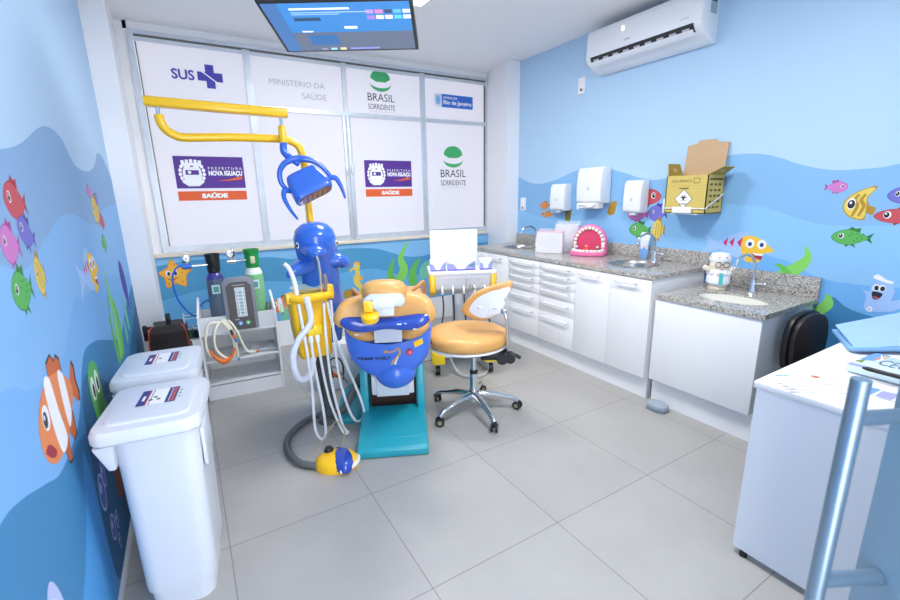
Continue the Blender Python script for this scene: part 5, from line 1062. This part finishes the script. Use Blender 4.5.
# ------------------------------------------------------------------ delivery cart with handpieces
CA = thing('delivery_cart', 'white and yellow wheeled instrument cart behind the stool', 'cart', (2.285, -1.515, 0), math.radians(-25))
mb = MB(); mb.prism(rr(.27, -.15, .20, .03), .03, PLAS, Matrix.Translation((0, 0, .83)), bev=.008); mb.build('tray_top', CA)
mb = MB(); mb.prism([(-.145, .832), (.12, .832), (.12, .66), (-.03, .66), (-.12, .715)], .44, mat('cart_panel', 'dfe3ec', .4), Matrix.Translation((-.22, 0, 0)) @ YZ, bev=.006)
for k in range(9): mb.bx(-.16+.035*k, -.145+.035*k, -.148, -.135, .80, .806, LGRYP)
mb.build('instrument_panel', CA)
for s2 in (-1, 1): mb = MB(); mb.prism([(-.15, .835), (.10, .835), (.08, .64), (-.06, .645), (-.155, .70)], .045, YEL, Matrix.Translation((s2*.243-.0225, 0, 0)) @ YZ, bev=.006); mb.build('yellow_cheek', CA)
for k in range(5):
    x = -.17+.085*k; mb = MB(); mb.tube([(x, -.135, .74), (x, -.16, .715), (x, -.165, .68)], [.0085, .0085, .006], PLAS if k != 4 else STEEL, seg=10); h = mb.build('handpiece', CA)
    mb = MB(); mb.tube([(x, -.165, .69), (x+.005, -.17, .55), (x+.02*(k-1), -.16, .38), (x+.03*(k-1), -.10, .24)], .006, DRK, seg=8); mb.build('handpiece_hose', h)
mb = MB(); mb.bx(.02, .028, -.17, -.165, .74, .80, STEEL); mb.box((.07, -.16, .735), (.02, .015, .06), STEEL, rot=(0, -.6, 0), bev=.003); mb.build('tray_probe', CA)
mb = MB(); mb.bx(-.07, .07, -.02, .10, .20, .66, mat('silver_column', 'c0c4ca', .35, .5), bev=.012); mb.build('column', CA)
mb = MB(); mb.bx(-.12, .12, -.06, .14, .15, .215, PLAS, bev=.01); mb.build('base_box', CA)
for sx in (-1, 1):
    for sy in (-1, 1):
        mb = MB(); mb.prism([(-.055, -.07), (.055, -.07), (.045, .08), (-.05, .08)], .12, YELB, Matrix.Translation((sx*.215, .02+sy*.14, .105)) @ Matrix.Rotation(0 if sy < 0 else PI, 4, 'Z'), bev=.012); mb.bx(min(sx*.1, sx*.2), max(sx*.1, sx*.2), .02+sy*.13-.03, .02+sy*.13+.03, .15, .185, PLAS); ft = mb.build('foot', CA)
        mb = MB(); mb.cyl((sx*.22-.018, .02+sy*.15, .038), (sx*.22+.018, .02+sy*.15, .038), .038, BLK); mb.cyl((sx*.22-.019, .02+sy*.15, .038), (sx*.22+.019, .02+sy*.15, .038), .016, PLAS); mb.bx(sx*.22-.024, sx*.22-.0195, .02+sy*.15-.03, .02+sy*.15+.03, .03, .108, GREYP, bev=.003); mb.build('wheel', ft)
mb = MB(); mb.tube([(.0, .1, .25), (-.1, .0, .12), (-.05, -.2, .03), (.1, -.25, .012), (.2, -.1, .012), (.1, .15, .012), (-.2, .2, .012), (-.45, .1, .012), (-.52, -.05, .03)], .009, mat('cart_cable', 'b8bcc0', .45), seg=8); mb.build('supply_hose', CA)
t = thing('white_board', 'plain white upright board at the back of the cart tray', 'board', (2.305, -1.375, .861), math.radians(-22))
mb = MB(); mb.box((0, 0, .15), (.40, .018, .30), mat('panel_white', 'e2e3e6', .45), bev=.004); mb.build('panel_board', t)
mb = MB(); mb.box((0, .03, .006), (.2, .1, .011), PLAS, bev=.003); mb.build('panel_foot', t)
for x, wd, lb in ((-.195, .125, 'white and violet carton at the near left end of the cart tray'), (-.01, .22, 'middle wide white and violet carton on the cart tray'), (.185, .10, 'small white and violet carton at the right end of the cart tray')):
    a = math.radians(-25); t = thing('product_carton', lb, 'carton', (2.285+x*math.cos(a)+.075*math.sin(a), -1.515+x*math.sin(a)-.075*math.cos(a), .861), a)
    h = .085; mb = MB(); mb.bx(-wd/2, wd/2, -.04, .04, 0, h, mat('carton_white', 'e8ecf8', .5)); mb.build('carton_box', t)
    mb = MB(); F = Matrix.Translation((0, -.0405, 0)) @ XZ; l = wd/2
    for c, pts in ((mat('print_periwinkle', '9aa2e0', .6), [(-l, .012), (-l*.3, .012), (-l*.55, .05), (-l, .062)]), (mat('print_periwinkle', '9aa2e0', .6), [(l, .012), (l*.2, .012), (l*.5, .045), (l, .075)]), (mat('print_violet', '6f62c0', .6), [(-l, .0), (l, .0), (l, .012), (-l, .012)]), (mat('print_aqua', '8fd3e6', .6), [(l*.55, .03), (l*.95, .03), (l*.9, .065), (l*.7, .06)])):
        mb.poly([(p[0], p[1], 0) for p in pts], c, F)
    mb.build('carton_print', t)

# ------------------------------------------------------------------ desk, chair behind it and paperwork
DK = thing('white_desk', 'white laminate desk at the right edge of the photo', 'desk', (2.145, -3.78, 0))
mb = MB(); mb.bx(0, 1.515, -.66, 0, .725, .75, LAM, bev=.002); mb.build('desk_top', DK)
mb = MB(); mb.bx(.002, .027, -.64, -.012, .03, .725, mat('desk_panel', 'e6e9f0', .45)); mb.build('side_panel', DK)
mb = MB(); mb.bx(1.47, 1.495, -.64, -.012, .03, .725, mat('desk_panel', 'e6e9f0', .45)); mb.build('side_panel', DK)
mb = MB(); mb.bx(.04, 1.47, -.60, -.58, .35, .725, mat('desk_panel', 'e6e9f0', .45)); mb.build('modesty_panel', DK)
for x in (.0145, 1.482):
    for y in (-.05, -.6): mb = MB(); mb.cyl((x, y, 0), (x, y, .031), .014, BLK); mb.build('levelling_foot', DK)
BC = thing('visitor_chair', 'black chair behind the desk, only its rounded backrest showing', 'chair', (3.325, -3.53, 0), math.radians(-8)); BC.scale = (.84, 1, 1)
bp = [(-.175, .47), (-.2, .62), (-.16, .73), (-.06, .775), (.06, .775), (.16, .73), (.2, .62), (.175, .47), (.1, .44), (-.1, .44)]
BPc = [(p.x, p.y) for p in catmull([(a, b, 0) for a, b in bp], 4, True)]
mb = MB(); mb.prism(BPc, .035, mat('chair_black_shell', '1d1c1f', .4), Matrix.Translation((0, .055, 0)) @ XZ, bev=.012); mb.build('backrest_shell', BC)
mb = MB(); mb.prism([(x*.93, .61+(z-.61)*.93) for x, z in BPc], .03, DBR, Matrix.Translation((0, .018, 0)) @ XZ, bev=.012); mb.build('backrest_cushion', BC)
mb = MB(); mb.prism(rr(.21, -.42, -.02, .06), .05, DBR, Matrix.Translation((0, 0, .42)), bev=.015); mb.build('seat', BC)
for s2 in (-1, 1):
    mb = MB(); mb.tube([(s2*.13, .045, .55), (s2*.14, .05, .40), (s2*.17, .06, 0.012)], .011, BLK, seg=8); mb.build('leg', BC)
    mb = MB(); mb.tube([(s2*.17, -.37, .43), (s2*.18, -.4, .012)], .011, BLK, seg=8); mb.build('leg', BC)

ZD = .7505
def sheet(name, label, cat, pts, z, h, m, extra=None):
    cx = sum(p[0] for p in pts)/len(pts); cy = sum(p[1] for p in pts)/len(pts)
    t = thing(name, label, cat, (cx, cy, z)); mb = MB(); mb.prism([(p[0]-cx, p[1]-cy) for p in pts], h, m); mb.build(name.split('_')[-1]+'_body', t)
    if extra: extra(t, cx, cy, h)
    return t
def form(t, cx, cy, h):
    mb = MB(Matrix.Rotation(math.radians(-38), 4, 'Z')); fp = mat('form_grey', '9298ac', .7)
    for k in range(6):
        for q in range(3+(k*5) % 3): mb.bx(-.15+.05*q, -.15+.05*q+.034, .05-.024*k, .056-.024*k, h+.0002, h+.0006, fp)
    mb.poly([(.02+.016*math.cos(u), .075+.014*math.sin(u), h+.0008) for u in (2*PI*i/12 for i in range(12))], mat('crest_rust', 'c0705c', .7)); mb.poly([(-.12, .07, h+.0008), (-.07, .07, h+.0008), (-.07, .085, h+.0008), (-.12, .085, h+.0008)], SKYP)
    mb.bx(.06, .10, -.07, -.06, h+.0002, h+.0006, mat('print_rose', 'd08aa6', .7)); mb.build('form_print', t)
sheet('printed_form', 'white printed form near the left corner of the desk', 'paper', [(2.20, -3.80), (2.45, -3.80), (2.40, -4.08), (2.16, -4.06)], ZD, .0015, PAPER, form)
def berries(t, cx, cy, h):
    mb = MB()
    for i, (x, y) in enumerate(((-.01, .10), (.02, .02), (-.02, -.02), (.03, -.08), (-.02, -.11))):
        mb.poly([(x+.024*math.cos(u), y+.016*math.sin(u), h+.0006) for u in (2*PI*k/14 for k in range(14))], mat('print_berry', 'b8433f', .7))
        mb.poly([(x+.024, y, h+.0008), (x+.042, y+.008, h+.0008), (x+.03, y+.012, h+.0008)], GRNP)
    mb.build('berry_print', t)
sheet('patterned_sheet', 'white sheet printed with red berries beneath the blue folder', 'paper', [(2.66, -3.93), (2.95, -3.93), (2.95, -4.25), (2.66, -4.25)], ZD, .004, PAPER, berries)
# stacked printed leaflets in film, lettered CEO
t = thing('leaflet_pack', 'film-wrapped pack of blue leaflets lettered CEO on the desk', 'leaflets', (2.63, -4.035, ZD+.006), math.radians(-94))
mb = MB(); mb.bx(-.10, .22, -.12, .11, .0, .028, mat('leaflet_aqua', 'cfe4ee', .4, coat=.5), bev=.004); mb.build('pack_body', t)
mb = MB(); TM = Matrix.Translation((0, 0, .0285)); mb.text('CEO', mat('print_slate', '5c6a78', .6), TM, .0, .012, .09, .085, .01)
for k, (c, pts) in enumerate(((mat('leaflet_blue', '6b9adf', .5), [(-.098, .118), (-.05, .118), (-.055, .0), (-.098, -.02)]), (YEL, [(-.07, .10), (-.05, .10), (-.05, .06)]), (mat('leaflet_coral', 'e08a70', .6), [(-.075, .05), (-.055, .06), (-.06, .02)]), (mat('leaflet_olive', '7d8a4a', .6), [(-.098, -.06), (-.075, -.06), (-.085, .0)]), (WPR, [(-.08, .115), (-.045, .04), (-.065, -.03), (-.055, .04)]), (mat('leaflet_lilac', '9a9ccc', .5), [(-.098, -.118), (.0, -.118), (.0, -.09), (-.098, -.09)]), (mat('leaflet_olive', '7d8a4a', .6), [(.02, -.115), (.07, -.115), (.07, -.09), (.02, -.09)]))):
    mb.poly([(p[0], p[1], .0002*k) for p in pts], c, TM)
mb.build('pack_print', t)
t = thing('black_pen', 'black pen lying across the leaflet packs on the desk', 'pen', (2.535, -4.06, ZD+.036), math.radians(-92))
mb = MB(); mb.cyl((-.06, -.052, .008), (.2, -.052, .008), .008, BLK); mb.build('barrel', t)
mb = MB(); mb.cyl((-.075, -.052, .008), (-.06, -.052, .008), .004, BLK, r2=.008); mb.build('tip', t)
def fan(t, cx, cy, h):
    mb = MB(Matrix.Rotation(math.radians(-90), 4, 'Z')); M = [mat('leaflet_blue', '6b9adf', .5), mat('leaflet_lilac', '9a9ccc', .5), mat('leaflet_olive', '7d8a4a', .6)]
    for k in range(5): mb.poly([(-.10+.05*k, -.05, h+.0006), (-.06+.05*k, -.05, h+.0006), (-.055+.05*k, .03, h+.0006), (-.10+.05*k, .02, h+.0006)], M[k % 3])
    mb.build('leaflet_print', t)
sheet('leaflet_stack', 'loose colourful leaflets under the film-wrapped pack', 'leaflets', [(2.33, -3.985), (2.43, -3.965), (2.43, -4.26), (2.34, -4.26)], ZD, .005, mat('leaflet_pale', 'dfe6f2', .5), fan)
sheet('pink_printed_sheet', 'white sheet with a pale pink band at the desk edge', 'paper', [(2.36, -4.14), (2.60, -4.22), (2.62, -4.42), (2.38, -4.42)], ZD, .0015, PAPER, lambda t, cx, cy, h: MB().poly([(-.05, .05, h+.0006), (.1, .02, h+.0006), (.1, -.01, h+.0006), (-.05, .02, h+.0006)], mat('print_rose_pale', 'ecc0d6', .7)).build('pink_band', t))
# blue folder propped open
BF = thing('blue_folder', 'pale blue cloth folder propped half open on the desk', 'folder', (2.98, -3.80, ZD+.006), 0)
FB = mat('folder_blue', '9dc0ea', .6, var=.05, vscale=20); FD = mat('folder_blue_edge', '7fb0e2', .6)
def sheet3(pts, th, m, name, par, off):
    t = MB(Matrix.Translation(-Vector(off))); P = [Vector(p) for p in pts]; n = (P[1]-P[0]).cross(P[3]-P[0]).normalized()
    if n.z < 0: n = -n
    g = 10; grid = [[(P[0].lerp(P[1], i/g)).lerp(P[3].lerp(P[2], i/g), j/g)+n*(.004*math.sin(i*1.7)*math.sin(j*.9)) for i in range(g+1)] for j in range(g+1)]
    b = bmesh.new(); top = [[b.verts.new(q+n*th) for q in r] for r in grid]; bot = [[b.verts.new(q) for q in r] for r in grid]
    for j in range(g):
        for i in range(g):
            b.faces.new((top[j][i], top[j][i+1], top[j+1][i+1], top[j+1][i])); b.faces.new((bot[j+1][i], bot[j+1][i+1], bot[j][i+1], bot[j][i]))
    for i in range(g):
        b.faces.new((top[0][i], bot[0][i], bot[0][i+1], top[0][i+1])); b.faces.new((top[g][i+1], bot[g][i+1], bot[g][i], top[g][i]))
        b.faces.new((top[i+1][0], bot[i+1][0], bot[i][0], top[i][0])); b.faces.new((top[i][g], bot[i][g], bot[i+1][g], top[i+1][g]))
    bmesh.ops.recalc_face_normals(b, faces=b.faces); t.merge(b, m); return t.build(name, par)
off = (2.98, -3.80, ZD+.006)
sheet3([(3.06, -3.70, .757), (2.82, -3.835, .757), (2.99, -4.02, .757), (3.24, -3.89, .757)], .012, FD, 'lower_cover', BF, off)
sheet3([(3.045, -3.715, .79), (2.785, -3.875, .768), (2.96, -4.03, .795), (3.235, -3.885, .86)], .008, FB, 'upper_cover', BF, off)
mb = MB(Matrix.Translation(-Vector(off))); mb.tube([(2.815, -3.84, .768), (2.79, -3.87, .772), (2.85, -3.93, .776), (2.97, -4.03, .785)], .010, FD, seg=8); mb.build('spine', BF)
